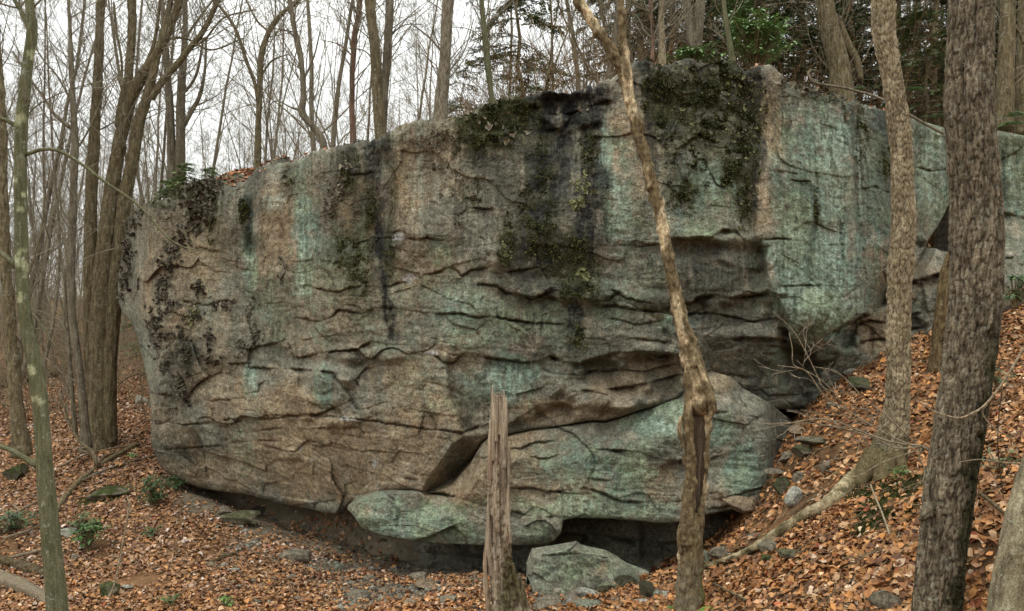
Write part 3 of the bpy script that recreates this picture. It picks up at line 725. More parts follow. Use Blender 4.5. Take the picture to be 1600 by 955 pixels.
_fn = np.cross(np.gradient(_fp, axis=1), np.gradient(_fp, axis=0)); _fn /= np.linalg.norm(_fn, axis=-1)[..., None] + 1e-9
_fn *= np.where(_fn[..., 1:2] > 0, -1, 1)
def on_face(u, v):
    """point and outward normal of the boulder's face seen at (u, v)"""
    k = np.argmin((_fu - u) ** 2 + (_fv - v) ** 2); i, j = np.unravel_index(k, _fu.shape)
    return _fp[i, j], _fn[i, j]

# ---- the slab below it
T2 = np.array([(543,791),(560,783),(590,776),(610,770),(655,772),(680,769),(705,760),(735,725),(752,695),(765,683),(795,682),(830,675),(870,670),(895,665),(925,660),(945,661),(970,654),
    (1000,644),(1040,632),(1065,625),(1085,607),(1105,590),(1125,584),(1143,589),(1160,606),(1185,620),(1205,632),(1240,660)], float)
B2 = np.array([(543,796),(553,806),(564,824),(590,835),(640,845),(700,850),(760,852),(820,852),(850,852),(868,844),(877,832),(880,813),(900,809),(960,811),(1000,814),(1030,818),(1060,816),(1120,801),(1160,794),(1185,786),(1200,772),(1240,716)], float)
TEAL2 = [(640,815,110,38,.95),(585,795,30,40,.7),(745,785,24,10,.5),(900,725,75,36,.9),(990,745,40,60,1.0),(1030,655,60,40,1.1),(930,792,130,24,.95),(1120,680,40,34,1.1),(1155,735,45,42,1.15),(700,830,80,24,.8),(830,790,40,20,.5),(840,830,40,22,.5),(1020,690,40,40,.7)]
TAN2 = [(735,742,70,44,1.3),(790,700,50,40,1.0),(820,740,80,60,.8),(780,690,70,40,.7),(1130,600,30,25,.9),(900,765,80,20,.6),(1030,760,40,40,.6),(560,800,25,14,.6),(1100,770,60,30,.6)]
def slab_depth(u, v):
    d = np.interp(u, [540, 560, 600, 660, 760, 900, 1060, 1185, 1196, 1215, 1245], [10.75, 10.6, 10.55, 10.5, 10.25, 9.95, 9.7, 9.55, 9.62, 10.05, 10.6])
    top = np.interp(u, T2[:, 0], T2[:, 1])
    d = d + .30 * sstep(45, 0, v - top) * sstep(640, 680, u) * sstep(880, 800, u) + .35 * sstep(60, 0, v - top) * sstep(800, 900, u) + .06 * sstep(30, 0, v - top) * sstep(680, 600, u)
    return d
LEDGES_1, VEDGES_1, BUMPS_1 = LEDGES, VEDGES, BUMPS
LEDGES = [([(793,763),(830,763),(850,768),(872,769),(890,765),(912,763),(940,770),(970,783),(1010,785),(1062,783)], .09,.05,50,3,.05),
 ([(940,702),(975,705),(1000,708),(1025,718),(1045,721),(1070,722)], .12,.05,30,3,.05), ([(1030,728),(1068,722)], .12,.03,40,3,.04),
 ([(1082,724),(1110,718),(1130,711),(1162,705)], .10,.04,30,3,.05), ([(782,801),(805,800),(825,806),(850,809),(884,808)], .12,.06,40,3,.04),
 ([(1128,781),(1160,771),(1192,762)], .05,.04,25,3,.03), ([(655,770),(690,773),(720,779),(750,790),(784,797)], .0,.14,30,4.5,.0), ([(1000,645),(1010,640)], .0,.0,20,3,.0),
 ([(795,700),(815,702),(835,692),(860,690)], .07,.02,25,3,.03), ([(835,714),(850,717),(870,712)], .05,.02,14,3,.04), ([(1085,650),(1130,645),(1180,652)], .05,.03,25,3,.02),
 ([(1060,805),(1100,798),(1150,790)], .10,.03,20,3,.02), ([(905,750),(925,748),(945,752)], .05,.02,15,3,.03),([(560,812),(575,820),(600,828)],.0,.0,20,3,.0)]
VEDGES = [([(603,768),(612,780),(622,800),(620,822)], .05,.05,40,2.5), ([(1158,640),(1162,680)], .03,.04,30,2.5), ([(968,735),(962,775)], .03,.0,30,4)]
BUMPS = [(575,812,25,10,.05),(920,690,80,20,.05),(1040,660,40,25,.06),(1120,600,30,16,.10),(1150,760,30,20,.05),(830,830,40,20,.06),(700,820,60,20,.05)]
_sc1 = stone_colour
def stone_colour(u, v, P): return _sc1(u, v, P, TEAL2, TAN2, [], [(850,720,60,50,.3),(560,790,20,20,.2)])
sv_, sq_, st_, sc_, _ = rock_patch(543, 1240, 370, 150, lambda u: np.interp(u, T2[:, 0], T2[:, 1]), lambda u: np.interp(u, B2[:, 0], B2[:, 1]), slab_depth, back_max=2.4, fall=.03, rise=lambda u: -.02 + 0 * u, rt=3, rb=5, rl=3, rr=10)
link("rock_slab", mesh_np("rock_slab", sv_, sq_, st_, sc_), M_ROCK, label="long teal and tan rock slab wedged beneath the huge boulder", cat="rock")

# ---- dark bedrock at the back of the hollow
LEDGES = [([(640,862),(700,868),(760,872)], .15,.05,30,3,.08), ([(878,835),(930,838),(970,842),(1000,846)], .5,.05,40,3,.1), ([(1000,845),(1040,850),(1090,840),(1190,820)], .2,.05,40,3,.1), ([(1090,800),(1140,806),(1200,800)], .15,.05,20,3,.06), ([(1090,826),(1130,828),(1190,812)],.2,.05,20,3,.08)]
VEDGES = [([(1003,820),(1002,870)], .15,.05,30,3), ([(660,840),(662,900)], -.3,.02,30,3)]
BUMPS = []
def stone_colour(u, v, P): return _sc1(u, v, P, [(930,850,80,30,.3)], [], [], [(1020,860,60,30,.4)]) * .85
T3 = lambda u: np.interp(u, [600, 640, 760, 880, 1000, 1100, 1200, 1260], [812, 800, 806, 790, 790, 780, 740, 690])
B3 = lambda u: np.interp(u, [600, 1260], [960, 940])
def bed_depth(u, v): return np.interp(u, [600, 640, 660, 780, 880, 1000, 1100, 1200, 1260], [12.6, 12.1, 11.5, 11.4, 11.4, 10.9, 10.3, 10.3, 10.6])
dv_, dq_, dt_, dc_, _ = rock_patch(600, 1260, 180, 60, T3, B3, bed_depth, back_max=2.0)
link("bedrock_ledge", mesh_np("bedrock_ledge", dv_, dq_, dt_, dc_), M_ROCK, label="dark grey bedrock ledge in the shadowed hollow under the slab", cat="rock")

# ---- block lying in front of the hollow
T4 = np.array([(824,874),(831,857),(850,854),(870,851),(892,847),(900,845),(908,851),(930,856),(945,859),(962,868),(980,880),(1000,887),(1014,893)], float)
B4 = np.array([(824,900),(834,930),(870,945),(900,945),(960,940),(990,925),(1014,910)], float)
LEDGES = [([(860,868),(900,865),(945,872)], .03,.02,30,3,.03)]; VEDGES = []; BUMPS = []
def stone_colour(u, v, P): return _sc1(u, v, P, [(905,885,60,40,.75),(860,900,40,30,.6),(960,890,40,20,.6)], [(940,890,10,10,.6)], [], [(850,860,30,10,.2)]) * 1.1
def blk_depth(u, v):
    top = np.interp(u, T4[:, 0], T4[:, 1]); d = np.interp(u, [824, 834, 900, 1014], [9.15, 8.85, 8.8, 9.15])
    return d + .14 * sstep(14, 0, v - top) - .10 * sstep(880, 930, v)
fv_, fq_, ft_, fc_, _ = rock_patch(824, 1014, 110, 60, lambda u: np.interp(u, T4[:, 0], T4[:, 1]), lambda u: np.interp(u, B4[:, 0], B4[:, 1]), blk_depth, back_max=.8, fall=-.1, rise=lambda u: -.55 + 0 * u, rt=4, rb=3, rl=4, rr=5, nz=.02, drop=True)
link("fallen_block", mesh_np("fallen_block", fv_, fq_, ft_, fc_), M_ROCK, label="low grey-green wedge-shaped rock lying in front of the dark hollow", cat="rock")

# ---- two pale teal faces to the right of the great boulder
LEDGES = [([(1432,262),(1460,268),(1490,262)], .05,.04,30,3,.02), ([(1440,335),(1462,340),(1480,330)], .06,.03,20,3,.02), ([(1420,380),(1450,385)], .05,.02,20,3,.02)]
VEDGES = [([(1447,190),(1450,300)], .03,.03,40,3)]; BUMPS = []
def stone_colour(u, v, P): return _sc1(u, v, P, [(1455,270,50,100,.85),(1400,420,40,60,.3)], [(1410,460,40,60,.6)], [([(1440,190,10),(1436,240,8)], .5), ([(1410,180,20),(1405,330,18),(1410,470,16)], .6), ([(1478,200,8),(1474,280,7)], .5)], [(1440,200,16,30,.7)])
TR = lambda u: np.interp(u, [1384, 1400, 1430, 1470, 1500, 1520], [172, 176, 186, 198, 206, 214])
BR = lambda u: np.interp(u, [1384, 1412, 1424, 1434, 1440, 1452, 1466, 1480, 1490, 1520], [580, 545, 440, 418, 400, 372, 352, 325, 302, 295])
rv_, rq_, rt_, rc_, _ = rock_patch(1384, 1520, 80, 150, TR, BR, lambda u, v: 11.1 + .004 * (u - 1400) + .5 * sstep(300, 520, v), back_max=2.2, rt=12, rb=8)
link("rock_block", mesh_np("rock_block", rv_, rq_, rt_, rc_), M_ROCK, label="pale teal rock block tapering down beside the small dark cave", cat="rock")
LEDGES = [([(1500,325),(1570,333),(1600,342),(1660,350)], .16,.05,40,3,.07), ([(1560,405),(1600,400),(1650,410)], .08,.04,30,3,.03)]; VEDGES = [([(1565,240),(1568,330)], .04,.03,30,3)]
def stone_colour(u, v, P): return _sc1(u, v, P, [(1580,280,40,80,1.0),(1590,380,50,40,.3)], [], [([(1560,215,14),(1566,300,8)], .5)], [(1590,220,50,12,.6)])
fv_, fq_, ft_, fc_, _ = rock_patch(1492, 1720, 150, 150, lambda u: np.interp(u, [1450, 1560, 1600, 1720], [330, 205, 212, 240]) if False else np.interp(u, [1450, 1500, 1560, 1600, 1720], [250, 215, 204, 212, 236]),
    lambda u: np.interp(u, [1450, 1540, 1600, 1720], [540, 500, 505, 520]), lambda u, v: 12.6 + 0 * u - .6 * sstep(330, 460, v), back_max=2.2, rt=14, rb=8)
link("rock_outcrop", mesh_np("rock_outcrop", fv_, fq_, ft_, fc_), M_ROCK, label="grey-green outcrop at the right edge behind the thick brown trunk", cat="rock")
LEDGES = [([(1330,508),(1360,502),(1390,505)], .10,.06,25,3,.03), ([(1345,535),(1372,530),(1400,533)], .10,.06,25,3,.03), ([(1395,452),(1430,440),(1470,428)], .25,.05,30,3,.05), ([(1420,492),(1460,486),(1500,488)], .22,.06,30,3,.05), ([(1395,515),(1440,512)], .1,.05,20,3,.04)]
VEDGES = [([(1362,520),(1361,560)], .06,.07,30,3), ([(1405,440),(1402,520)], .10,.06,30,3), ([(1440,440),(1444,490)], -.1,.05,30,3)]
def stone_colour(u, v, P): return _sc1(u, v, P, [(1425,480,20,20,.3)], [(1370,520,40,40,1.0),(1450,430,40,20,.6)], [([(1440,440,30),(1440,520,30)], .3)], [(1420,470,30,30,.3)]) * .9
gv_, gq_, gt_, gc_, _ = rock_patch(1338, 1510, 110, 90, lambda u: np.interp(u, [1338, 1360, 1390, 1410, 1425, 1440, 1452, 1462, 1470, 1510], [488, 486, 478, 436, 432, 428, 408, 388, 392, 398]), lambda u: np.interp(u, [1338, 1400, 1510], [600, 580, 560]),
    lambda u, v: 10.75 + .0 * u + .5 * sstep(480, 400, v), back_max=1.5, rt=6, rb=6, rl=6, rise=lambda u: .15 + 0 * u)
link("rock_ledge", mesh_np("rock_ledge", gv_, gq_, gt_, gc_), M_ROCK, label="broken brown and dark rock ledge in the gully behind the pale rough trunk", cat="rock")
LEDGES, VEDGES, BUMPS, stone_colour = LEDGES_1, VEDGES_1, BUMPS_1, _sc1
# ------------------------------------------------------------------ trees
def bark_disp(amp, fs, vs, low=0.0, ridge=True):
    def f(base, a, dirs):
        n = fbm(base * np.array([fs, fs, fs * vs]), 4)
        r = amp * (0.1 - 2.4 * np.abs(n)) if ridge else amp * n * 1.6
        if low: r = r + low * fbm(base * np.array([4.0, 4.0, 1.6]) + 8, 2)
        return r
    return f
def plates(Rr, w, h, depth, lift, low, fine=.003, wig=.5):
    """bark plates: cells stretched along the trunk, lifted at one edge, with furrows between"""
    def f(base, a, dirs):
        aa = (a + math.pi) % (2 * math.pi) - math.pi
        x = aa * Rr / w + wig * fbm(base * np.array([1 / w, 1 / w, .35 / w]) * .5, 2); y = base[..., 2] / h + wig * fbm(base * np.array([1 / w, 1 / w, .6 / h]) * .5 + 7, 2)
        f1, f2, ox, oy, hid = cells(x, y, 4)
        r = lift * (hv(hid, 5) * .5 + hv(hid, 23) * ox + .9 * hv(hid, 61) * oy) - depth * sstep(.22, .02, f2 - f1) * (.5 + .5 * (hv(hid, 77) > -.4))
        f.tone = (1 + .16 * hv(hid, 43)) * (1 - .5 * sstep(.24, .04, f2 - f1))
        return r - .3 * lift + fine * fbm(base * np.array([70, 70, 30.0]), 3) + low * fbm(base * np.array([4.0, 4.0, 1.6]) + 8, 2)
    return f
def pix_path(pts, d, dz=None):
    """rows (u, v, width px[, depth]) -> world rows (x, y, z, radius)"""
    out = []
    for i, p in enumerate(pts):
        dd = p[3] if len(p) > 3 else d
        c = PX(p[0], p[1], dd)
        out.append([*c, max(p[2], .3) * dd / F / 2 / math.hypot(1, (p[0] - 800) / F)])
    return np.array(out)
def quick_tube(p, r, sides, ends=True):
    p = np.asarray(p, float); n = len(p)
    t = p[-1] - p[0]; t /= np.linalg.norm(t) + 1e-9
    a = np.cross(t, [0.31, 0.87, 0.38]); a /= np.linalg.norm(a) + 1e-9; b = np.cross(t, a)
    an = np.arange(sides) / sides * 2 * math.pi
    ring = a[None] * np.cos(an)[:, None] + b[None] * np.sin(an)[:, None]
    v = p[:, None] + ring[None] * np.asarray(r)[:, None, None]
    i = np.arange(n - 1)[:, None] * sides; j = np.arange(sides)[None]; k = (j + 1) % sides
    return v.reshape(-1, 3), np.stack([i + j, i + k, i + sides + k, i + sides + j], -1).reshape(-1, 4)
def grow(bag, p, d, r, L, lev, maxlev, R, up=0.25, kids=(0, 7, 6, 5), spread=(.5, 1.0), c=(1, 1, 1), minr=.0025):
    n = (10, 7, 5, 4, 3)[min(lev, 4)]
    pts = [np.array(p, float)]; d = np.array(d, float); dirs = []
    for k in range(n):
        d = d + R.normal(0, .16 if lev else .05, 3) + np.array([0, 0, up * .22])
        d /= np.linalg.norm(d); dirs.append(d.copy()); pts.append(pts[-1] + d * L / n)
    rad = np.maximum(r * (1 - .82 * np.linspace(0, 1, n + 1)), minr)
    bag.add(*quick_tube(pts, rad, 6 if r > .05 else (4 if r > .012 else 3)), c=c)
    if lev >= maxlev: return
    for q in range(kids[min(lev + 1, len(kids) - 1)]):
        f = R.uniform(.18, .98) if lev else R.uniform(.3, .98)
        k = min(int(f * n), n - 1)
        bd = dirs[k]; perp = np.cross(bd, R.normal(0, 1, 3)); perp /= np.linalg.norm(perp) + 1e-9
        an = R.uniform(*spread)
        grow(bag, pts[k] + (pts[k + 1] - pts[k]) * (f * n - k), bd * math.cos(an) + perp * math.sin(an), max(rad[k] * R.uniform(.4, .62), minr), L * R.uniform(.32, .55) * (1.15 - .6 * f), lev + 1, maxlev, R, up, kids, spread, c, minr)

def twigs_on(bag, path, count, L, R, maxlev=1, r=.008, up=.3, kids=(0, 4, 4, 3), f0=.1, c=(1, 1, 1)):
    q = np.asarray(path)
    for _ in range(count):
        i = int(R.uniform(f0, .99) * (len(q) - 1))
        t = q[min(i + 1, len(q) - 1), :3] - q[i, :3]; t /= np.linalg.norm(t) + 1e-9
        perp = np.cross(t, R.normal(0, 1, 3)); perp /= np.linalg.norm(perp) + 1e-9
        a = R.uniform(.5, 1.1)
        grow(bag, q[i, :3], t * math.cos(a) + perp * math.sin(a), min(r, q[i, 3] * .6), L * R.uniform(.5, 1.2), 1, 1 + maxlev, R, up, kids, (.4, .9), c)

R = np.random.default_rng(5)
def traced_tree(name, label, cat, mat, stems, d, sides=40, step=.03, disp=None, branches=(), twig=None, group=None, twig_mat=None, colour=None, base=None, part='trunk'):
    """stems: list of pixel paths; the first stem gives the base"""
    b = pix_path(stems[0], d)[-1 if stems[0][0][1] < stems[0][-1][1] else 0]
    root = empty(name, (b[0], b[1], b[2]), label, cat, group)
    for k, st in enumerate(stems):
        q = resample(pix_path(st, d), step)
        if name == 'tree_clump': q[:, 3] *= .86
        v, qu, tr = tube_arrays(q, sides, disp)
        col = np.ones((len(v), 3)) if colour is None else colour(v)
        child(part, mesh_np(part, v, qu, tr, col), mat, root)
    for k, br in enumerate(branches):
        q = resample(pix_path(br, d), max(step, .04))
        v, qu, tr = tube_arrays(q, max(8, sides // 4), None)
        child('branch', mesh_np('branch', v, qu, tr, np.ones((len(v), 3))), mat, root)
    if twig:
        bag = Bag()
        for (src, n, L, f0) in twig:
            q = resample(pix_path((stems + list(branches))[src], d), .1)
            if q[0, 2] > q[-1, 2]: q = q[::-1]
            twigs_on(bag, q, int(n * 1.7), L, R, 2, .012, .3, (0, 4, 4, 3), f0)
        child('crown', bag.mesh('crown'), twig_mat or TWIG, root, None, 'stuff')
    return root

# the slender greenish tree at the left
def green_col(v):
    n = fbm(v * np.array([9, 9, 5.0]), 3); pale = sstep(.42, .5, fbm(v * 5 + 3, 3))
    return lerp(np.array([1.0, 1.0, 1.0]) * (1 + .2 * n[..., None]), np.array([2.6, 2.7, 2.9]), pale)
traced_tree('tree', 'slender smooth-barked greenish tree at the left with one arching branch', 'tree', BARK_GREEN,
    [[(46,-40,13),(46,5,14),(50,50,18),(43,100,19),(38,150,20),(33,200,21),(32,300,22),(38,478,23),(60,603,26),(70,728,28),(78,828,31),(90,955,37),(103,1110,46)]], 6.0, 40, .02,
    bark_disp(.0022, 60, .15, .005), [
    [(50,60,9),(40,30,8),(20,-5,7),(5,-40,6)],
    [(38,243,7),(60,235,6.5),(85,234,6),(115,248,5.5),(165,285,5),(205,312,4.5),(230,335,4),(260,370,3),(290,387,2),(327,393,1.2)],
    [(34,200,3),(50,172,2.6),(75,155,2.2),(110,140,1.5),(150,128,1)], [(33,205,9),(10,188,8),(-40,175,7)], [(26,418,10),(10,402,9),(-30,375,8)],
    [(60,728,14),(45,720,11),(20,705,9),(-10,695,8),(-60,688,7)], [(50,490,2.5),(60,500,2.3),(85,540,2),(97,552,1.6),(98,575,1.4),(85,585,1)],
    [(225,330,1.8),(250,345,1.4),(290,340,.9)], [(160,285,1.6),(190,268,1.2),(235,252,.8)]],
    twig=[(1, 6, .8, .3), (3, 3, .4, .3), (4, 4, .5, .3)], colour=green_col)
# rough tree at the left edge
traced_tree('tree', 'rough grey-brown tree at the left edge, behind the slender greenish one', 'tree', BARK_BROWN,
    [[(-14,-40,11),(-5,60,13),(2,165,16),(5,300,18),(11,450,21),(20,560,23),(28,650,26),(34,712,36)]], 13.0, 32, .05, bark_disp(.016, 14, .3, .02),
    [[(2,170,7),(-20,100,6),(-40,40,5)], [(12,470,5),(40,440,3.5),(60,380,2),(75,330,1.2)], [(28,640,4),(5,630,4),(-20,610,3)], [(27,610,3),(45,570,2),(60,520,1)]], twig=[(0, 14, 2.5, .3)])
# the big clump left of the boulder
q = on_ground(158, 692)
clump_d = 15.0
traced_tree('tree_clump', 'tall thick brown clump of fused trunks beside the left end of the boulder', 'tree', BARK_BROWN,
    [[(285,-20,15),(276,15,17),(257,62,18),(240,92,19),(222,118,22),(207,145,24),(196,180,25),(185,235,26),(174,300,30),(165,380,34),(158,478,40),(156,600,42),(155,670,52),(154,705,74)],
     [(160,-30,17),(157,0,17),(153,125,19),(148,200,22),(143,300,24),(141,420,26),(141,520,26),(143,640,30),(140,700,38)],
     [(210,-30,17),(206,0,18),(206,50,17),(200,125,18),(192,160,19),(186,200,20)],
     [(272,-30,11),(262,25,13),(252,65,14),(240,110,17),(232,145,20),(216,200,23),(205,260,25),(195,310,26),(187,390,28),(178,478,30),(170,590,30),(168,690,40)]],
    clump_d, 44, .05, bark_disp(.020, 14, .12, .012), [
    [(236,155,12),(255,125,12),(275,103,11),(296,76,10),(318,48,9),(340,2,8),(352,-30,7)],
    [(178,5,4),(182,50,5),(190,95,4),(190,150,4)], [(296,76,4),(320,62,3.5),(350,28,3),(400,15,2)], [(222,112,6),(240,70,6),(248,20,5),(252,-20,4)],
    [(155,640,3),(200,590,2.4),(260,580,1.6)], [(255,62,5),(290,60,4),(330,78,3),(380,60,2)]],
    twig=[(0, 14, 2.6, .62), (1, 10, 2.5, .6), (3, 12, 2.4, .6), (4, 16, 2.4, .2)])
traced_tree('tree', 'thin grey tree just left of the fused trunk clump', 'tree', BARK_FAR,
    [[(106,-30,5),(109,40,7),(113,140,10),(117,230,13),(114,330,13),(112,478,13),(122,560,13),(130,640,15),(135,700,22)]], 14.2, 24, .06, bark_disp(.006, 22, .3, .012),
    [[(112,200,8),(98,190,7),(82,175,6),(70,155,5),(45,120,4),(20,80,3)], [(115,165,4),(90,120,3.5),(62,85,3),(30,20,2)], [(114,350,3),(98,330,3),(90,300,2)], [(116,240,4),(140,200,3),(165,140,2)],
     [(127,600,3),(100,585,2.5),(72,560,2)]], twig=[(0, 16, 2.0, .35), (1, 6, 1.2, .3), (2, 5, 1.2, .3)])
traced_tree('sapling', 'thin bare sapling standing left of the fused trunk clump base', 'sapling', BARK_FAR,
    [[(100,420,4),(106,520,6),(112,600,7),(118,680,9)]], 15.0, 10, .1, None, [[(106,520,3),(98,480,2),(85,430,1.4)]], twig=[(0, 14, 1.2, .2)])
traced_tree('sapling', 'bent dark sapling rising from the fallen branches left of the boulder', 'sapling', BARK_BROWN,
    [[(92,620,2.5),(102,640,3.4),(110,665,4.5),(125,690,5.5),(145,708,7),(152,728,8)]], 12.6, 10, .06, None, twig=[(0, 5, .6, .3)])

# trees standing on top of and just behind the boulder, left to right
MT = [
 ('twin-stemmed grey tree behind the mossy left shoulder of the boulder', BARK_FAR, 17.0, [[(252,-20,7),(258,60,10),(264,150,13),(268,230,15),(269,330,18)],[(288,-20,8),(289,60,10),(283,140,14),(282,220,16),(281,330,18)]],
   [[(283,205,8),(296,180,8),(312,150,7),(320,110,5),(322,60,4)],[(264,160,6),(258,100,6),(268,40,5),(290,-10,4)],[(282,150,6),(300,130,5),(310,105,5),(318,60,4)],[(289,60,5),(310,30,4),(340,-10,3)]], [(0,16,2.2,.3),(1,16,2.2,.3),(2,6,1.2,.2)]),
 ('dark curving tree above the leaf-covered ledge of the boulder', BARK_BROWN, 15.0, [[(480,-15,6),(462,5,7),(440,22,8),(420,50,9),(409,85,10),(406,130,10),(404,190,10),(403,240,12),(402,300,14)]],
   [[(404,165,7),(398,130,6),(385,95,6),(368,45,5),(345,12,5),(325,-10,4)],[(407,120,4),(425,95,3),(450,85,2)],[(420,50,4),(400,30,3),(380,-10,3)]], [(0,16,1.8,.3),(1,8,1.4,.3)]),
 ('crooked pale tree with an S-shaped trunk on the boulder rim', BARK_FAR, 12.9, [[(450,-30,7),(453,0,8),(461,50,9),(471,100,9.5),(474,150,10),(471,172,12),(480,188,11),(495,205,11.5),(505,225,12),(508,245,13)]],
   [[(469,172,6),(455,168,3),(430,158,2),(412,178,1.5)],[(472,130,4),(490,90,3),(500,50,2)],[(463,60,3),(440,45,2),(425,60,1.3)]], [(0,14,1.5,.3)]),
 ('straight slim reddish-brown tree on the boulder rim', BARK_RED, 13.4, [[(566,-20,8),(560,20,8),(554,60,9),(551,110,9),(550,170,9),(552,215,11),(552,245,12)]], [[(553,90,2.5),(530,70,2),(500,62,1)],[(551,140,2),(570,110,1.5),(585,90,1)]], [(0,12,1.4,.2)]),
 ('dark furrowed tree leaning left, front one of a close pair on the rim', BARK_BROWN, 12.7, [[(574,-30,16),(579,20,16),(586,80,17),(590,150,17),(593,200,18),(595,225,20)]], [[(588,100,3),(570,80,2),(545,75,1.3)]], [(0,8,1.5,.4)]),
 ('lighter furrowed tree leaning right, rear one of a close pair on the rim', BARK_FAR, 13.1, [[(609,-30,14),(608,20,14),(605,90,14),(600,150,13),(598,190,14),(597,225,16)]], [[(606,60,3),(630,40,2),(660,38,1.2)]], [(0,8,1.5,.4)]),
 ('thick flaky-barked tree on the rim above the tan rock nose', BARK_BIG, 12.4, [[(702,-30,19),(700,0,19),(697,60,19),(693,120,20),(689,165,23),(687,200,28)]], [[(697,90,4),(672,60,3),(640,35,2)],[(695,120,3),(725,80,2),(740,30,1.5)]], [(0,8,1.4,.3)]),
 ('straight olive-barked pole tree above the black moss cap', BARK_GREEN, 12.6, [[(750,-30,9),(754,20,9),(760,80,10),(767,140,10),(771,175,12)]], [[(757,60,2.5),(780,90,2.2),(798,100,1.6)]], [(0,8,1.0,.3)]),
 ('slim pale tree on the rim right of the birch fork', BARK_PALE, 11.8, [[(1035,-30,9),(1033,20,10),(1034,70,11),(1035,105,13)]], [], [(0,8,1.0,.2)]),
 ('thin reddish sapling on the rim right of the birch fork', BARK_RED, 11.7, [[(1016,-30,5),(1017,20,6),(1020,60,6),(1019,105,8)]], [], [(0,8,.9,.2)]),
 ('grey double tree trunk left of the bright green shrub', BARK_FAR, 13.2, [[(1072,-30,12),(1074,10,14),(1081,60,17),(1086,110,20)],[(1098,-30,14),(1094,10,16),(1090,60,16),(1088,110,18)]], [[(1080,50,3),(1065,10,2.5),(1055,-20,2)]], [(0,8,1.2,.2)]),
 ('slender leaning olive pole in front of the bright green shrub', BARK_GREEN, 11.6, [[(1127,-30,7),(1131,10,8),(1138,55,9),(1146,102,11)]], [], [(0,5,.8,.2)]),
 ('broad dead leaning trunk with a torn side behind the cliff top', BARK_BROWN, 13.6, [[(1284,-30,26),(1290,10,28),(1300,60,32),(1312,110,36),(1318,180,44)]], [[(1312,35,10),(1325,70,14),(1338,95,14),(1345,125,10)],[(1310,125,4),(1345,100,3),(1365,60,2)]], [(0,10,1.6,.2)]),
 ('dim brown trunk in the hemlocks right of the thick trunk', BARK_BROWN, 13.0, [[(1577,-30,26),(1574,40,27),(1571,110,29),(1568,200,34)]], [[(1575,30,5),(1592,50,5),(1600,70,4)]], [(0,8,1.4,.2)]),
 ('dark trunk at the upper right corner among hemlock boughs', BARK_BROWN, 14.5, [[(1604,-30,24),(1602,40,25),(1600,120,28),(1598,210,30)]], [], [(0,8,1.4,.2)]),
]
for lab, mt, dd, stems, brs, tw in MT:
    traced_tree('tree' if 'sapling' not in lab else 'sapling', lab, 'tree', mt, stems, dd, 26, .05, bark_disp(.007 if mt is not BARK_GREEN else .002, 22, .3, .012), brs, twig=tw)

# ---- the broken birch in front of the boulder
def birch_col(v):
    n = fbm(v * np.array([14, 14, 9.0]), 3); w = sstep(.05, .5, fbm(v * np.array([5, 5, 2.0]) + 9, 3))
    c = lerp(np.array([.50, .46, .38]), np.array([1.65, 1.6, 1.5]), w) * (1 + .6 * fbm(v * np.array([26, 26, 30.0]), 2)[:, None])
    low = sstep(-2.05, -2.5, v[:, 2] + .25 * n); c = lerp(c, np.array([.62, .63, .6]), low)
    mo = low * sstep(.05, .12, v[:, 0] - (1078 - 800) / F * 7.0 + .05 * n); c = lerp(c, np.array([.32, .45, .16]), .8 * mo)
    return c * (1 + .25 * n[..., None])
BD = 7.0
bq0 = pix_path([(1078, 1010, 50)], BD)[0]
birch = empty('broken_tree', bq0[:3], 'pale leaning tree in front of the boulder, its lower trunk split open and hollow', 'tree')
def add_tube(root, part, mat, pts, d, sides, step, disp=None, col=None, label=None):
    q = resample(pix_path(pts, d), step)
    if root.name == 'broken_tree' and part in ('trunk', 'stem'): q[:, 3] *= .86
    v, qu, tr = tube_arrays(q, sides, disp)
    if getattr(disp, 'tone', None) is not None and callable(col):
        c0 = col; tn = np.concatenate([disp.tone.ravel(), [1, 1]]); col = (lambda v, c0=c0, tn=tn: c0(v) * tn[:, None])
    return child(part, mesh_np(part, v, qu, tr, np.ones((len(v), 3)) if col is None else (col(v) if callable(col) else np.tile(col, (len(v), 1)))), mat, root, label)
knob = lambda base, a, dirs: -.008 + .005 * (.5 - 2 * np.abs(fbm(base * np.array([30, 30, 18.0]), 3))) + .020 * smax0(fbm(base * np.array([13, 13, 8.0]) + 5, 2) - .12) * 2 + .004 * fbm(base * 5, 2)
add_tube(birch, 'trunk', BARK_PALE, [(880,-50,19),(900,-8,20),(925,35,20),(948,68,21),(967,100,23),(978,130,25),(985,165,22),(997,210,22),(1008,245,22),(1020,290,23),(1031,335,23),(1041,385,24),(1050,430,25),(1058,478,26),(1068,515,30),(1078,545,34),(1087,580,42),(1093,610,48),(1094,630,50),(1096,645,36)], BD, 56, .012, knob, birch_col)
add_tube(birch, 'stem', BARK_PALE, [(967,-50,13),(970,-5,14),(972,40,15),(975,80,18),(980,112,20),(982,135,20)], BD, 40, .015, knob, birch_col, 'second upright stem of the fork')
add_tube(birch, 'split_shell', BARK_PALE, [(1075,560,14),(1077,600,16),(1075,650,17),(1077,700,19),(1079,740,20),(1076,780,22),(1073,820,26),(1072,850,30)], 6.95, 28, .015, knob, birch_col)
add_tube(birch, 'split_shell', BARK_PALE, [(1106,625,18),(1107,660,12),(1105,700,9),(1103,740,9),(1099,780,9),(1094,820,14),(1090,850,20)], 6.98, 20, .015, knob, birch_col)
wd = lambda base, a, dirs: .010 * (.4 - 2 * np.abs(fbm(base * np.array([45, 45, 1.5]), 3)))
add_tube(birch, 'exposed_wood', WOOD, [(1092,622,36),(1092,660,34),(1092,700,30),(1090,740,27),(1087,780,24),(1082,825,22),(1080,850,18)], 7.07, 48, .02, wd, (.42, .40, .40), 'dark hollow grey heartwood')
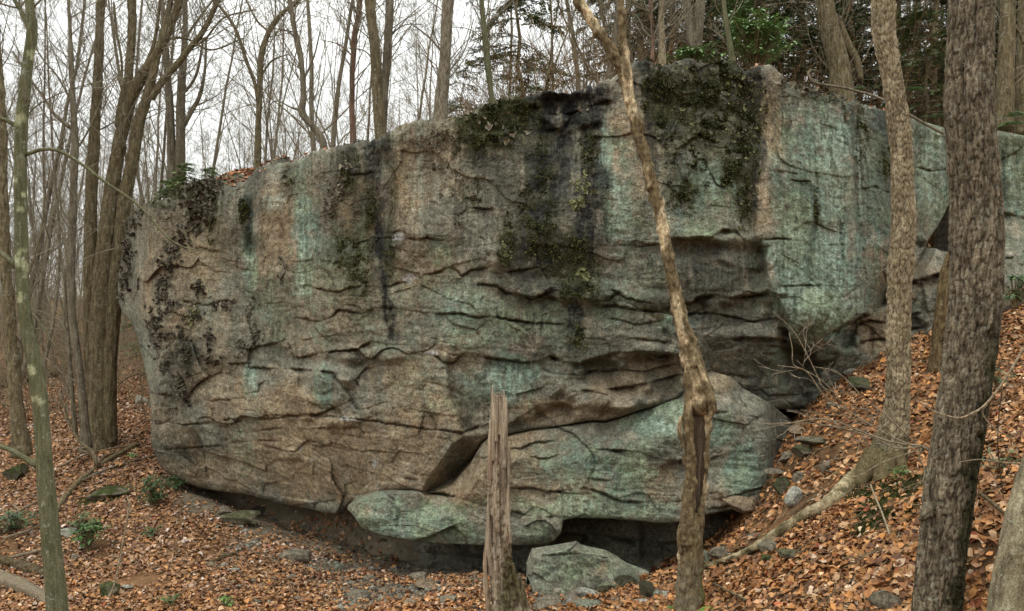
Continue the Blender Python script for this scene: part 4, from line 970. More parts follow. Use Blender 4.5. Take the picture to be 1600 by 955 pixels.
add_tube(birch, 'lower_trunk', BARK_PALE, [(1083,800,20),(1081,830,36),(1080,850,40),(1078,880,42),(1077,920,44),(1077,955,46),(1077,1010,54)], BD, 56, .014, knob, birch_col)
add_tube(birch, 'splinter', BARK_PALE, [(1064,650,4),(1062,672,8),(1068,700,6)], 6.92, 10, .02, None, birch_col)
add_tube(birch, 'splinter', BARK_PALE, [(1090,560,8),(1102,600,16),(1112,630,18),(1110,650,12),(1104,662,5)], 6.9, 20, .015, knob, birch_col)
add_tube(birch, 'splinter', BARK_PALE, [(1062,820,3),(1061,840,8),(1064,865,7)], 6.93, 10, .02, None, birch_col)
# ---- dead snag
SD = 7.4
sb = pix_path([(797, 985, 60)], SD)[0]
snag = empty('dead_snag', sb[:3], 'broken barkless dead snag standing in front of the boulder centre', 'snag')
def snag_col(v):
    n = fbm(v * np.array([16, 16, 1.6]), 3); red = sstep(.0, .3, fbm(v * np.array([9, 9, 1.0]) + 4, 3))
    c = lerp(np.array([1.25, 1.3, 1.33]), np.array([.82, .66, .56]), .5 * red)
    z = v[:, 2]; mo = sstep(-2.1, -2.35, z + .1 * n) * sstep(-2.85, -2.7, z + .1 * n) * sstep(-.06, .02, v[:, 0] + .085 + .05 * n)
    return lerp(c * (1 + .35 * n[..., None]), np.array([.28, .32, .2]), .85 * mo)
sdis = lambda base, a, dirs: -.006 + .038 * (.25 - 1.8 * np.abs(fbm(base * np.array([24, 24, 1.2]), 4))) + .022 * fbm(base * np.array([7, 7, 4.0]), 2)
_sp = plates(.09, .022, .13, .012, .016, .0)
_sd0 = sdis
def sdis(base, a, dirs):
    r = _sd0(base, a, dirs) + _sp(base, a, dirs); sdis.tone = .5 + .5 * _sp.tone
    return r
add_tube(snag, 'trunk', WOOD, [(779,618,20),(779,640,25),(779,680,27),(780,720,30),(779,760,32),(779,800,36),(780,840,38),(782,880,42),(787,920,50),(795,955,58),(800,1000,74)], SD, 72, .012, sdis, snag_col)
for pts in ([(773,616,3),(774,640,7),(774,690,6)], [(790,622,3),(791,650,7),(789,700,6)], [(781,612,2),(781,640,6),(780,680,6)], [(768,640,3),(766,690,7),(765,760,6)], [(783,606,1),(784,640,4),(786,700,6),(790,760,5)], [(796,690,2),(795,730,5),(793,790,6),(797,850,5)], [(760,830,2),(758,870,6),(759,910,8),(764,960,8)], [(775,700,2),(773,750,6),(774,800,7),(772,850,4)], [(812,900,3),(822,940,8),(836,985,9)], [(769,602,1.5),(770,625,5),(770,665,7),(771,720,6)], [(787,610,2),(787,632,6),(786,670,8),(784,720,6)], [(776,613,1.5),(777,640,5),(777,690,4)], [(764,760,3),(763,800,6),(764,850,9),(768,900,8)], [(800,880,6),(808,915,9),(818,950,10),(826,985,10)]):
    add_tube(snag, 'splinter', WOOD, pts, SD - .06, 12, .015, wd, snag_col)
# ---- the pale rough trunk right of the boulder with its surface root
def moss_low(z0, z1, side=0.0):
    def f(v):
        n = fbm(v * 5, 3); w = sstep(.1, .5, fbm(v * np.array([6, 6, 2.5]) + 9, 3))
        c = lerp(np.array([.86, .84, .8]), np.array([1.25, 1.25, 1.25]), w) * (1 + .2 * n[..., None])
        return lerp(c, np.array([.33, .36, .26]), .8 * sstep(z0, z1, v[:, 2] + .35 * n))
    return f
t7 = [(1378,-40,38),(1380,0,39),(1381,50,38),(1390,100,36),(1398,150,36),(1404,200,37),(1409,240,37),(1411,300,39),(1412,350,40),(1410,390,41),(1409,410,45),(1406,440,39),(1405,478,39),(1404,540,39),(1403,600,40),(1400,640,44),(1391,690,56),(1378,735,72),(1368,775,96)]
D7 = 7.7
b7 = pix_path(t7, D7)[-1]
tree7 = empty('tree', b7[:3], 'pale rough-barked tree on the slope with a long bare root reaching left', 'tree')
add_tube(tree7, 'trunk', BARK_PALE, t7, D7, 84, .014, plates(.12, .024, .07, .011, .010, .010), moss_low(-1.0, -1.5))
def root_col(v):
    n = fbm(v * 8, 3); up = sstep(-.4, .3, n)
    return lerp(np.array([.42, .42, .32]), np.array([1.2, 1.2, 1.1]), up * (1 - .75 * sstep(3.1, 3.4, v[:, 0]))) * (1 + .5 * fbm(v * 20, 2)[:, None])
rp = []
for (uu, w_) in [(1390,46),(1366,42),(1348,36),(1332,29),(1310,25),(1288,22),(1262,21),(1238,19),(1208,18),(1182,15),(1160,13),(1140,11),(1120,9),(1098,6)]:
    d_ = float(np.interp(uu, [1098, 1160, 1300, 1345, 1390], [7.7, 7.45, 7.2, 7.5, 7.75])); x_ = (uu - 800) / F * d_
    r0_ = w_ * d_ / F / 2; z_ = float(ground_z(np.array([x_]), np.array([d_]))[0]) + r0_ * float(np.interp(uu, [1320, 1350, 1390], [.7, .35, .3])) + .02
    rp.append((uu, 477.5 - z_ / d_ * F, w_, d_))
add_tube(tree7, 'root', BARK_PALE, rp, D7, 32, .015, bark_disp(.007, 40, 1.0, .012), root_col, 'long bare pale root running left down the slope')
add_tube(tree7, 'root', BARK_PALE, [(1335,760,24,7.5),(1326,785,20,7.3),(1322,800,14,7.2)], D7, 20, .02, bark_disp(.007, 30, 1.0, .01), (.7, .68, .55))
add_tube(tree7, 'root', BARK_PALE, [(1385,735,50,7.6),(1398,765,40,7.2),(1405,800,34,6.9),(1395,840,28,6.6),(1385,880,14,6.4)], D7, 24, .02, bark_disp(.007, 30, 1.0, .02), (.30, .38, .16), 'moss-covered root')
for pts in ([(1392,715,40,7.62),(1408,738,34,7.45),(1424,756,22,7.3),(1436,768,10,7.2)], [(1368,712,40,7.6),(1352,738,34,7.45),(1342,758,20,7.3)], [(1382,720,40,7.5),(1378,750,32,7.3),(1376,772,16,7.15)]):
    add_tube(tree7, 'root', BARK_PALE, pts, D7, 28, .015, bark_disp(.008, 30, .6, .012), (.36, .34, .26), 'dark root flare')
# ---- the thick trunk
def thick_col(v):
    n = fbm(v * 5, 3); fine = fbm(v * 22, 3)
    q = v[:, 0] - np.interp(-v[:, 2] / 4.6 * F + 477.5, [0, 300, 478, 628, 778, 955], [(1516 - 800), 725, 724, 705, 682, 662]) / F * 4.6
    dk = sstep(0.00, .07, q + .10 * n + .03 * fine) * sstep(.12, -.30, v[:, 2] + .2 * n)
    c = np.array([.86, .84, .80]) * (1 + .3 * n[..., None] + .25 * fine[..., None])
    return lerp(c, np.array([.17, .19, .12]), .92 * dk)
t8 = [(1520,-60,78),(1518,0,78),(1515,90,81),(1515,160,82),(1520,240,84),(1525,300,86),(1526,380,87),(1524,478,86),(1516,550,86),(1505,628,87),(1494,700,86),(1482,778,85),(1472,860,82),(1462,955,80),(1455,1020,84),(1448,1090,100)]
D8 = 4.6
tree8 = empty('tree', pix_path(t8, D8)[-1][:3], 'thick dark brown flaky-barked trunk in the right foreground, mossy down its right side', 'tree')
_pl = plates(.15, .026, .12, .010, .006, .010, wig=.8)
def b8(base, a, dirs):
    r = _pl(base, a, dirs); b8.tone = _pl.tone
    return r - .007 * np.abs(fbm(base * np.array([12, 12, 46.0]) + 3, 3)) - .020 * sstep(.10, 0, np.abs(fbm(base * np.array([11, 11, 1.1]) + 33, 2)))
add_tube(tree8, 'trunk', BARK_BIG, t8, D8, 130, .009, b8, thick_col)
add_tube(tree8, 'knot', BARK_BIG, [(1460,780,20,4.6),(1448,800,20,4.52),(1438,812,10,4.49)], D8, 24, .01, bark_disp(.012, 30, .6, .01), (.62, .6, .54))
t9 = [(1665,560,50),(1648,640,58),(1622,740,66),(1602,820,72),(1588,900,76),(1578,980,80),(1570,1060,92)]
D9 = 4.0
tree9 = empty('tree', pix_path(t9, D9)[-1][:3], 'grey leaning trunk cut by the right edge of the frame', 'tree')
add_tube(tree9, 'trunk', BARK_FAR, [(1690,470,46)] + t9, D9, 90, .01, bark_disp(.007, 30, .3, .015), lambda v: np.array([1.5, 1.5, 1.35]) * (1 + .3 * fbm(v * 6, 3)[..., None]))
t10 = [(1486,395,14),(1480,430,22),(1473,480,28),(1468,540,28),(1464,590,29),(1462,640,34),(1460,680,46)]
tree10 = empty('dead_tree', pix_path(t10, 9.2)[-1][:3], 'dark broken dead trunk standing behind the thick brown trunk', 'tree')
add_tube(tree10, 'trunk', BARK_BROWN, t10, 9.2, 40, .025, bark_disp(.02, 16, .5, .03), (.9, .8, .7))

# ---- far leafless wood: a few tree shapes, copied as separate trees
def bare_tree(seed, H, r, forks):
    r_ = np.random.default_rng(seed)
    tb, cb = Bag(), Bag()
    n = 14
    def stem(p, d, r0, L):
        pts = [np.array(p, float)]; d = np.array(d, float)
        for k in range(n):
            d = d + r_.normal(0, .045, 3); d[2] += .03; d /= np.linalg.norm(d); pts.append(pts[-1] + d * L / n)
        rad = r0 * (1 - .85 * np.linspace(0, 1, n + 1) ** 1.1); rad[0] *= 1.35
        tb.add(*quick_tube(pts, rad, 8), c=(1, 1, 1))
        for q in range(15):
            f = r_.uniform(.16, .98); k = min(int(f * n), n - 1)
            an = r_.uniform(.45, .95); az = r_.uniform(0, 2 * math.pi)
            dd = np.array([math.cos(az) * math.sin(an), math.sin(az) * math.sin(an), math.cos(an)])
            grow(cb, pts[k], dd, rad[k] * r_.uniform(.25, .5), L * r_.uniform(.16, .34) * (1.2 - .6 * f), 1, 3, r_, .35, (0, 6, 6, 5), (.35, .85), (1, 1, 1), .004)
    stem((0, 0, -.3), (r_.normal(0, .05), r_.normal(0, .05), 1), r, H)
    for k in range(forks):
        az = r_.uniform(0, 6.28); stem((0.1 * math.cos(az), .1 * math.sin(az), r_.uniform(0, 1.5)), (.22 * math.cos(az), .22 * math.sin(az), 1), r * .75, H * .85)
    return tb.mesh('trunk'), cb.mesh('crown')
VAR = [bare_tree(100 + k, H, r, fk) for k, (H, r, fk) in enumerate([(13, .065, 0), (15, .085, 0), (11, .05, 1), (16, .09, 1), (12, .045, 0), (14, .06, 1)])]
FARL = ['thin bare grey tree in the far leafless wood left of the boulder', 'thin bare grey tree in the leafless wood behind the boulder', 'thin bare trunk in the wood behind the cliff top at the right']
FARG = ['bare trees far off at the left', 'bare trees behind the boulder', 'bare trees behind the cliff top']
def far_tree(u, d, k, s, rz, zone, mat=None):
    x = (u - 800) / F * d
    root = empty('bare_tree', (x, d, float(ground_z(np.array([x]), np.array([d]))[0]) - .1), FARL[zone], 'tree', FARG[zone])
    root.scale = (s, s, s); root.rotation_euler = (0, 0, rz)
    for nm, me, m in (('trunk', VAR[k][0], BARK_FAR), ('crown', VAR[k][1], TWIG)):
        link(nm, me, m, root, kind='stuff' if nm == 'crown' else None)
r_ = np.random.default_rng(77)
for i in range(84):
    u = r_.uniform(-120, 330); d = math.sqrt(r_.uniform(19 ** 2, 85 ** 2))
    far_tree(u, d, int(r_.integers(0, 6)), r_.uniform(.8, 1.2), r_.uniform(0, 6.28), 0)
for i in range(62):
    u = r_.uniform(290, 900); d = math.sqrt(r_.uniform(21 ** 2, 75 ** 2))
    far_tree(u, d, int(r_.integers(0, 6)), r_.uniform(.75, 1.15), r_.uniform(0, 6.28), 1)
for i in range(26):
    u = r_.uniform(850, 1680); d = r_.uniform(15.5, 34)
    far_tree(u, d, int(r_.integers(0, 6)), r_.uniform(.7, 1.1), r_.uniform(0, 6.28), 2)

# ---- hemlocks and pines
def hemlock(seed, H, rmax, dens, green):
    r_ = np.random.default_rng(seed)
    tb, fb, bb = Bag(), Bag(), Bag()
    zz = np.linspace(-.3, H, 12); pts = np.stack([.06 * r_.normal(size=12), .06 * r_.normal(size=12), zz], -1)
    tb.add(*quick_tube(pts, .14 * (1 - zz.clip(0) / H * .9) * H / 12, 8), c=(1, 1, 1))
    quads = []; cols = []
    for b in range(int(dens * H)):
        z = r_.uniform(.04, .99) * H; L = rmax * (1 - z / H) ** .7 * r_.uniform(.6, 1.1) + .15
        az = r_.uniform(0, 6.28); o = np.array([math.cos(az), math.sin(az), 0]); side = np.array([-o[1], o[0], 0])
        n = 7; t = np.linspace(0, 1, n)
        bp = np.array([0, 0, z]) + o * (t * L)[:, None] + np.array([0, 0, 1]) * (L * (.18 * t - .42 * t ** 2))[:, None] + side * (.08 * L * np.sin(t * 3 + r_.uniform(0, 6)))[:, None]
        bb.add(*quick_tube(bp, .012 * (1 - .85 * t) * (L + .3), 3), c=(.8, .75, .7))
        tone = green * r_.uniform(.7, 1.35)
        for k in range(int(16 * L) + 4):
            f = r_.uniform(.15, 1); p = np.array([np.interp(f, t, bp[:, a]) for a in range(3)])
            sg = r_.choice([-1, 1]); dr = o * r_.uniform(.3, .9) + side * sg * r_.uniform(.4, 1) + np.array([0, 0, r_.uniform(-.45, .1)])
            dr /= np.linalg.norm(dr); l2 = r_.uniform(.12, .42) * (1.1 - .5 * f)
            wv = np.cross(dr, [0, 0, 1]) + r_.normal(0, .25, 3); wv /= np.linalg.norm(wv)
            m = 4
            for j in range(m):
                c0 = p + dr * l2 * j / m
                for s2 in (-1, 1):
                    tip = c0 + dr * l2 * .32 + wv * s2 * r_.uniform(.025, .06) + np.array([0, 0, r_.normal(0, .012)])
                    w2 = np.cross(tip - c0, np.cross(dr, wv)); w2 /= np.linalg.norm(w2) + 1e-9
                    quads.append(np.stack([c0, (c0 + tip) / 2 + w2 * .016, tip, (c0 + tip) / 2 - w2 * .016])); cols.append(np.tile(tone * r_.uniform(.8, 1.25), (4, 1)))
    v = np.concatenate(quads); fb.add(v, np.arange(len(v)).reshape(-1, 4), c=np.concatenate(cols))
    return tb.mesh('trunk'), bb.mesh('boughs'), fb.mesh('foliage', False)
G_HEM, G_PINE = np.array([.058, .084, .036]), np.array([.105, .140, .060])
HV = [hemlock(300, 11, 2.6, 8, G_HEM), hemlock(301, 9, 2.2, 9, G_HEM * 1.1), hemlock(302, 5.0, 1.5, 14, G_PINE), hemlock(303, 2.6, .9, 34, G_PINE * 1.9)]
def place_hemlock(u, d, k, s, label, group=None, dz=0, name='hemlock_tree'):
    x = (u - 800) / F * d
    root = empty(name, (x, d, float(ground_z(np.array([x]), np.array([d]))[0]) - .1 + dz), label, 'evergreen', group)
    root.scale = (s,) * 3; root.rotation_euler = (0, 0, r_.uniform(0, 6.28))
    for nm, me, m in zip(('trunk', 'boughs', 'foliage'), HV[k], (BARK_BROWN, TWIG, M_NEEDLE)): link(nm, me, m, root, kind='stuff' if nm != 'trunk' else None)
for i, (u, d) in enumerate([(985,40),(1030,45),(1090,42),(1150,46),(1205,40),(1265,45),(1320,41),(1375,46),(1435,41),(1490,45),(1550,41),(1610,46),(1670,42),(1515,22),(1585,23),(1640,21),(1000,33),(1060,31),(1120,33),(1180,31),(1240,33),(1300,31),(1360,33),(1420,31),(1480,33),(1540,31),(1600,33),(1660,31),(1005,21),(1045,17.5),(1110,20),(1185,17),(1250,19.5),(1330,17.5),(1400,20),(1455,17),(1530,19),(1610,17.5),(1680,19),(1020,25),(1085,27),(1150,25),(1215,26),(1280,25),(1345,27),(1420,25),(1490,26),(1560,25),(1640,26)]):
    place_hemlock(u, d, i % 2, r_.uniform(.95, 1.25) * (1.7 if d > 38 else 1), 'dark green hemlock in the shaded stand behind the cliff top', 'hemlocks behind the cliff top')
place_hemlock(815, 16.5, 2, 1.2, 'soft mid-green young pine behind the dip in the cliff top')
place_hemlock(725, 20, 2, .8, 'small green pine between bare trunks behind the rim')
place_hemlock(1447, 13.9, 2, .7, 'small bright green hemlock beside the pale rough trunk')
if 0: place_hemlock(238, 15.3, 3, .55, 'small green evergreen bush behind the left shoulder of the boulder', name='evergreen_bush')
place_hemlock(228, 27, 2, .8, 'green young evergreen on the leafy slope left of the boulder')
for u, d, s in ((520, 17, .5), (545, 18, .5), (635, 17, .55), (660, 18, .5), (430, 19, .5)):
    place_hemlock(u, d, 3, s, 'small pale green evergreen seedling behind the boulder rim', 'evergreen seedlings behind the rim', name='evergreen_seedling')
tp = None
# ---- tangled brush (nobody could count it)
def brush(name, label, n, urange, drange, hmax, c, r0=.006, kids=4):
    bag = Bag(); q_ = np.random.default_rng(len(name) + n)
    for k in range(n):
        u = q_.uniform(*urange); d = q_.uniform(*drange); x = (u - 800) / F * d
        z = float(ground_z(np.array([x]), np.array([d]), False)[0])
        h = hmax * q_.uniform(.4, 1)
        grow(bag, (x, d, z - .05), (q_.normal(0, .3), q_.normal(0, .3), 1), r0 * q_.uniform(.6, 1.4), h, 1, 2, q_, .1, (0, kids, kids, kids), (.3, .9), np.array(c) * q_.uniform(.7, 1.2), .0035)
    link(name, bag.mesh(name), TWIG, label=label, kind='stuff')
brush('brush', 'tangle of thin bare grey-brown undergrowth in the wood left of the boulder', 1300, (-80, 330), (17, 55), 3.0, (1.1, 1.0, .9), .009)
brush('brush', 'tangle of thin bare twigs behind the boulder rim', 600, (300, 860), (15.5, 30), 2.4, (1.1, .95, .8), .007)
brush('brush', 'dense reddish dead twigs in the shade behind the cliff top', 800, (780, 1650), (13.6, 21), 3.2, (.85, .62, .45), .007)

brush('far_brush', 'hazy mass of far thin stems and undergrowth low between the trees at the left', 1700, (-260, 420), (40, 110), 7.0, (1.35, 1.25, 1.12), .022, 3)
brush('brush', 'tangle of bare tan twigs between the trunks behind the dip in the cliff top', 420, (700, 1010), (13.5, 24), 3.6, (1.2, 1.0, .8), .008)
# ------------------------------------------------------------------ fallen leaves
LEAF_PAL = np.array([(.34,.165,.060),(.28,.125,.045),(.40,.215,.095),(.21,.095,.042),(.46,.29,.16),(.155,.075,.040),(.38,.175,.055),(.30,.165,.085),(.50,.37,.25),(.25,.075,.035)])
LEAF_P = np.array([.18,.17,.15,.13,.09,.09,.08,.06,.03,.02])
def leaf_cloud(pos, nrm, size, q_, pal=LEAF_PAL, pp=LEAF_P, tilt=.30, tint=None):
    """one folded, curled leaf per position: verts, tris, colours"""
    n = len(pos)
    yaw = q_.uniform(0, 2 * math.pi, n)
    up = nrm + q_.normal(0, tilt, (n, 3)); up /= np.linalg.norm(up, axis=1)[:, None]
    a = np.stack([np.cos(yaw), np.sin(yaw), 0 * yaw], -1); a -= up * (a * up).sum(1)[:, None]; a /= np.linalg.norm(a, axis=1)[:, None] + 1e-9
    b = np.cross(up, a)
    L = size * np.clip(np.exp(q_.normal(-.05, .33, n)), .4, 1.8); W = L * q_.uniform(.26, .40, n)
    curl = q_.normal(.0, .5, n); fold = q_.uniform(-.15, .7, n); tw = q_.normal(0, .25, n)
    tx = np.array([-.5, -.22, .12, .5, -.2, .14, -.24, .16]); ty = np.array([0, 0, 0, 0, 1.0, .9, -1.0, -.86])
    X = tx[None] * L[:, None]; Y = ty[None] * W[:, None] * q_.uniform(.75, 1.15, (n, 8))
    Z = curl[:, None] * (4 * tx[None] ** 2 - .3) * L[:, None] * .5 + fold[:, None] * np.abs(Y) * .9 + tw[:, None] * Y * tx[None] * 2
    Z -= Z.min(1)[:, None] * .75
    v = pos[:, None] + a[:, None] * X[..., None] + b[:, None] * Y[..., None] + up[:, None] * Z[..., None]
    T = np.array([[0, 1, 4], [1, 2, 5], [1, 5, 4], [2, 3, 5], [0, 6, 1], [1, 7, 2], [1, 6, 7], [2, 7, 3]])
    t = (np.arange(n)[:, None, None] * 8 + T[None]).reshape(-1, 3)
    c = pal[q_.choice(len(pal), n, p=pp / pp.sum())] * np.exp(q_.normal(0, .26, (n, 1)))
    if tint is not None: c = c * tint
    return v.reshape(-1, 3), t, np.repeat(c, 8, 0)
def ground_normal(x, y):
    e = .12; zx = (ground_z(x + e, y) - ground_z(x - e, y)) / (2 * e); zy = (ground_z(x, y + e) - ground_z(x, y - e)) / (2 * e)
    n = np.stack([-zx, -zy, np.ones_like(zx)], -1); return n / np.linalg.norm(n, axis=-1)[..., None]
def scatter(n, ur, dr, q_):
    u = q_.uniform(*ur, n); d = np.sqrt(q_.uniform(dr[0] ** 2, dr[1] ** 2, n))
    return (u - 800) / F * d, d, u
q_ = np.random.default_rng(21)
Vs, Ts, Cs, off = [], [], [], 0
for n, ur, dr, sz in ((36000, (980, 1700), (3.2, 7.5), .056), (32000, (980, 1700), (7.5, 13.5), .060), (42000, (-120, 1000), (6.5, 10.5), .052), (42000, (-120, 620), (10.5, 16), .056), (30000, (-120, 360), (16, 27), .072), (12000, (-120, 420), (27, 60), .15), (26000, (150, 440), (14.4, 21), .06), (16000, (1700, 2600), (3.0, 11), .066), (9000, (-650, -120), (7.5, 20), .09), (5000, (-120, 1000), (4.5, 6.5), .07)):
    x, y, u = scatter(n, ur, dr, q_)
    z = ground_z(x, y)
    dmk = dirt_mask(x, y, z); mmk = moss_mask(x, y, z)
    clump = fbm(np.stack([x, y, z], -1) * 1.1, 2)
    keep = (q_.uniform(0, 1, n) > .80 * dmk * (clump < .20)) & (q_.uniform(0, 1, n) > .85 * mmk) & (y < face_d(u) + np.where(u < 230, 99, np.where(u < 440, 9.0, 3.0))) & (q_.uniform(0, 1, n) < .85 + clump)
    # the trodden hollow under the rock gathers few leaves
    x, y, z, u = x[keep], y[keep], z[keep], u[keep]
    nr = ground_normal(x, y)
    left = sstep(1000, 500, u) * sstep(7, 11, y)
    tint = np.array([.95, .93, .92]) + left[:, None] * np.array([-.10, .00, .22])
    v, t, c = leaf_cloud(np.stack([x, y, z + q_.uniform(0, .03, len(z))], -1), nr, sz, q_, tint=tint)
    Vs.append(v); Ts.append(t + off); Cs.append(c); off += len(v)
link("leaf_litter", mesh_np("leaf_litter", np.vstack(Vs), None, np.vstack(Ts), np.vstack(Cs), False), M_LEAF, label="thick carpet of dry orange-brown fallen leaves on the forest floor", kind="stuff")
# the leaves nearest the camera, one object each
LM = []
for k in range(10):
    v, t, c = leaf_cloud(np.zeros((1, 3)), np.array([[0, 0, 1.0]]), .062, q_, pal=LEAF_PAL[k:k + 1] * .92, pp=np.ones(1), tilt=.15)
    me = mesh_np("fallen_leaf", v, None, t, c, False); me.materials.append(M_LEAF); LM.append(me)
x, y, u = scatter(900, (1090, 1640), (3.9, 6.6), q_)
z = ground_z(x, y); vv = 477.5 - z / y * F
nr = ground_normal(x, y); cnt = 0
for i in np.argsort(y):
    if vv[i] > 948 or u[i] > 1595 or cnt >= 280 or abs(u[i] - np.interp(vv[i], [750, 955], [1485, 1462])) < 50: continue
    o = bpy.data.objects.new("fallen_leaf", LM[q_.choice(10, p=LEAF_P / LEAF_P.sum())]); COL.objects.link(o)
    o.location = (x[i], y[i], z[i] + .035)
    o.rotation_euler = (Vector(nr[i]) + Vector(q_.normal(0, .22, 3))).to_track_quat('Z', 'Y').to_euler(); o.rotation_euler.rotate_axis('Z', q_.uniform(0, 6.28))
    tag(o, 'dry curled orange-brown leaf on top of the litter on the near right slope', 'leaf', 'loose leaves on the near right slope'); cnt += 1
# leaves caught on the ledges along the boulder's top
def top_point(u, back):
    i = int(np.argmin(abs(np.nanmean(BU[_nb:_nb + 3], 0)[_nb:-_nb] - u))) + _nb
    b = BP[:_nb + 1, i][::-1]
    k = np.clip(np.searchsorted(b[:, 1], b[0, 1] + back), 1, len(b) - 1)
    f = np.clip((b[0, 1] + back - b[k - 1, 1]) / (b[k, 1] - b[k - 1, 1] + 1e-6), 0, 1)
    return b[k - 1] + (b[k] - b[k - 1]) * f
for (uu, bk, sc_) in ((240, 1.3, .36), (222, 1.0, .27), (262, 1.8, .32)):
    p_ = top_point(uu, bk); root = empty('evergreen_bush', p_ - np.array([0, 0, .08]), {240: 'soft green evergreen bush on the left shoulder of the boulder, tallest of three', 222: 'smallest evergreen bush at the left end of the boulder top', 262: 'evergreen bush nearest the mossy lichen beard on the left shoulder'}[uu], 'evergreen')
    root.scale = (sc_ * 1.35, sc_ * 1.35, sc_)
    for nm, me, m in zip(('trunk', 'boughs', 'foliage'), HV[3], (BARK_BROWN, TWIG, M_NEEDLE)): link(nm, me, m, root, kind='stuff' if nm != 'trunk' else None)
pp_ = []
for lo, hi, b1, n in ((322, 412, 2.6, 900), (412, 560, 1.2, 160), (800, 900, .6, 40), (1172, 1206, .5, 60), (1280, 1395, 1.0, 260), (1010, 1040, .3, 14)):
    for _ in range(n): pp_.append(top_point(q_.uniform(lo, hi), q_.uniform(.02, b1)))
pp_ = np.array(pp_)
v, t, c = leaf_cloud(pp_, np.tile([0, -.25, 1.0], (len(pp_), 1)), .07, q_, tint=np.array([.85, .75, .8]))
link("ledge_leaves", mesh_np("ledge_leaves", v, None, t, c, False), M_LEAF, label="reddish fallen leaves caught on the ledges along the top of the boulder", kind="stuff")
pp_ = []
for (cu, cv, su, sv, dd, n) in ((1345, 152, 22, 8, 10.7, 120), (1462, 400, 10, 22, 10.6, 60), (1428, 437, 24, 10, 10.9, 90), (1440, 420, 14, 10, 10.8, 40)):
    for _ in range(n): pp_.append(PX(cu + q_.normal(0, su), cv + q_.normal(0, sv), dd + q_.normal(0, .08)))

# ------------------------------------------------------------------ rock tripe: curled leathery lichen flakes hanging on the boulder
def flake_mesh(seed, dark, pale):
    r = np.random.default_rng(seed); n = 9
    a = np.arange(n) / n * 2 * math.pi + r.normal(0, .2, n); rr = r.uniform(.22, .62, n)
    el = r.uniform(.55, .9); ring = np.stack([np.cos(a) * rr, np.sin(a) * rr * el, .12 + r.normal(0, .17, n)], -1)
    mid = np.stack([np.cos(a) * rr * .5, np.sin(a) * rr * .5, .05 + r.normal(0, .05, n)], -1)
    v = np.vstack([[0, 0, 0], mid, ring]); j = np.arange(n); k = (j + 1) % n
    t = np.vstack([np.stack([0 * j, 1 + j, 1 + k], -1), np.stack([1 + j, 1 + n + j, 1 + n + k], -1), np.stack([1 + j, 1 + n + k, 1 + k], -1)])
    c = np.vstack([[dark], np.tile(dark, (n, 1)), lerp(np.array(dark), np.array(pale), r.uniform(0, 1, n))])
    me = mesh_np("lichen_flake", v, None, t, c, False); me.materials.append(M_TRIPE); return me
DARKF = [flake_mesh(k, (.045, .038, .026), (.17, .145, .105)) for k in range(5)]
MIDF = [flake_mesh(20 + k, (.085, .075, .05), (.24, .215, .16)) for k in range(5)]
PALEF = [flake_mesh(40 + k, (.20, .175, .12), (.34, .31, .23)) for k in range(4)]
OLIVEF = [flake_mesh(60 + k, (.15, .16, .07), (.30, .31, .15)) for k in range(4)]
def tripe(label, spots, meshes, size, q_):
    pts = []
    for (u, v, su, sv, n) in spots:
        for _ in range(int(n * 1.35)):
            uu, v2 = u + q_.normal(0, su), v + q_.normal(0, sv)
            p, nn = on_face(uu, max(v2, float(top_v(np.array(uu))) + 2)); pts.append((p, nn))
    root = empty('lichen_patch', pts[0][0], label, 'lichen', 'rock tripe lichen on the boulder')
    root_l = Vector(pts[0][0])
    for p, nn in pts:
        me = meshes[int(q_.integers(0, len(meshes)))]
        o = bpy.data.objects.new('lichen_flake', me); COL.objects.link(o); o.parent = root
        nv = Vector(nn) + Vector((0, 0, -.25)) + Vector(q_.normal(0, .42, 3))
        o.location = Vector(p) + Vector(nn) * q_.uniform(.0, .03) - root_l
        o.rotation_euler = nv.to_track_quat('Z', 'Y').to_euler(); o.rotation_euler.rotate_axis('Z', q_.uniform(0, 6.28))
        o.scale = tuple(size * q_.uniform(.5, 1.35) * q_.uniform(.7, 1.15, 3))
q_ = np.random.default_rng(33)
DM = DARKF + DARKF + MIDF
tripe('dark lichen fringe hanging down the far left edge of the boulder', [(207,350,7,5,14),(202,375,6,10,20),(199,405,5,12,22),(194,435,5,12,22),(190,462,4,8,10),(215,335,8,5,8)], DM, .12, q_)
tripe('thick dark lichen beard under the mossy left shoulder of the boulder', [(318,292,12,8,34),(312,315,14,8,34),(308,338,11,8,26),(335,285,7,6,16),(300,355,9,7,16),(330,330,8,10,14)], DM, .12, q_)
tripe('dark lichen band trailing down left of the pinkish face of the boulder', [(282,375,8,8,22),(272,395,9,9,22),(262,415,7,9,18),(257,440,6,10,18),(252,465,6,10,18),(268,480,8,7,12),(245,495,6,6,10)], DM, .11, q_)
tripe('dark lichen clusters on the lower left face of the boulder', [(240,515,7,8,18),(252,530,8,8,18),(286,528,7,10,20),(292,550,6,10,16),(262,578,7,8,14),(282,595,6,8,14),(285,612,5,5,8),(296,630,4,4,5)], DM, .11, q_)
tripe('greenish-dark lichen tuft at mid height on the left face', [(305,488,7,6,16),(300,498,6,6,12)], OLIVEF + DARKF, .11, q_)
tripe('two dark lichen clumps right of the lower left cluster', [(328,530,5,9,14),(330,562,7,6,16),(348,478,8,7,12),(310,455,6,5,8),(315,440,4,12,8)], DM, .11, q_)
tripe('sparse brown lichen flakes beside the pale green streak on the left', [(392,490,5,10,12),(398,520,7,9,14),(385,542,5,8,10),(377,552,5,5,6),(442,420,3,10,8),(452,540,3,5,4)], MIDF, .10, q_)
tripe('brown lichen cluster hanging below the mossy rim left of the black streak', [(520,310,6,12,22),(532,295,6,10,16),(517,330,5,6,12),(538,270,6,10,10)], MIDF + PALEF, .09, q_)
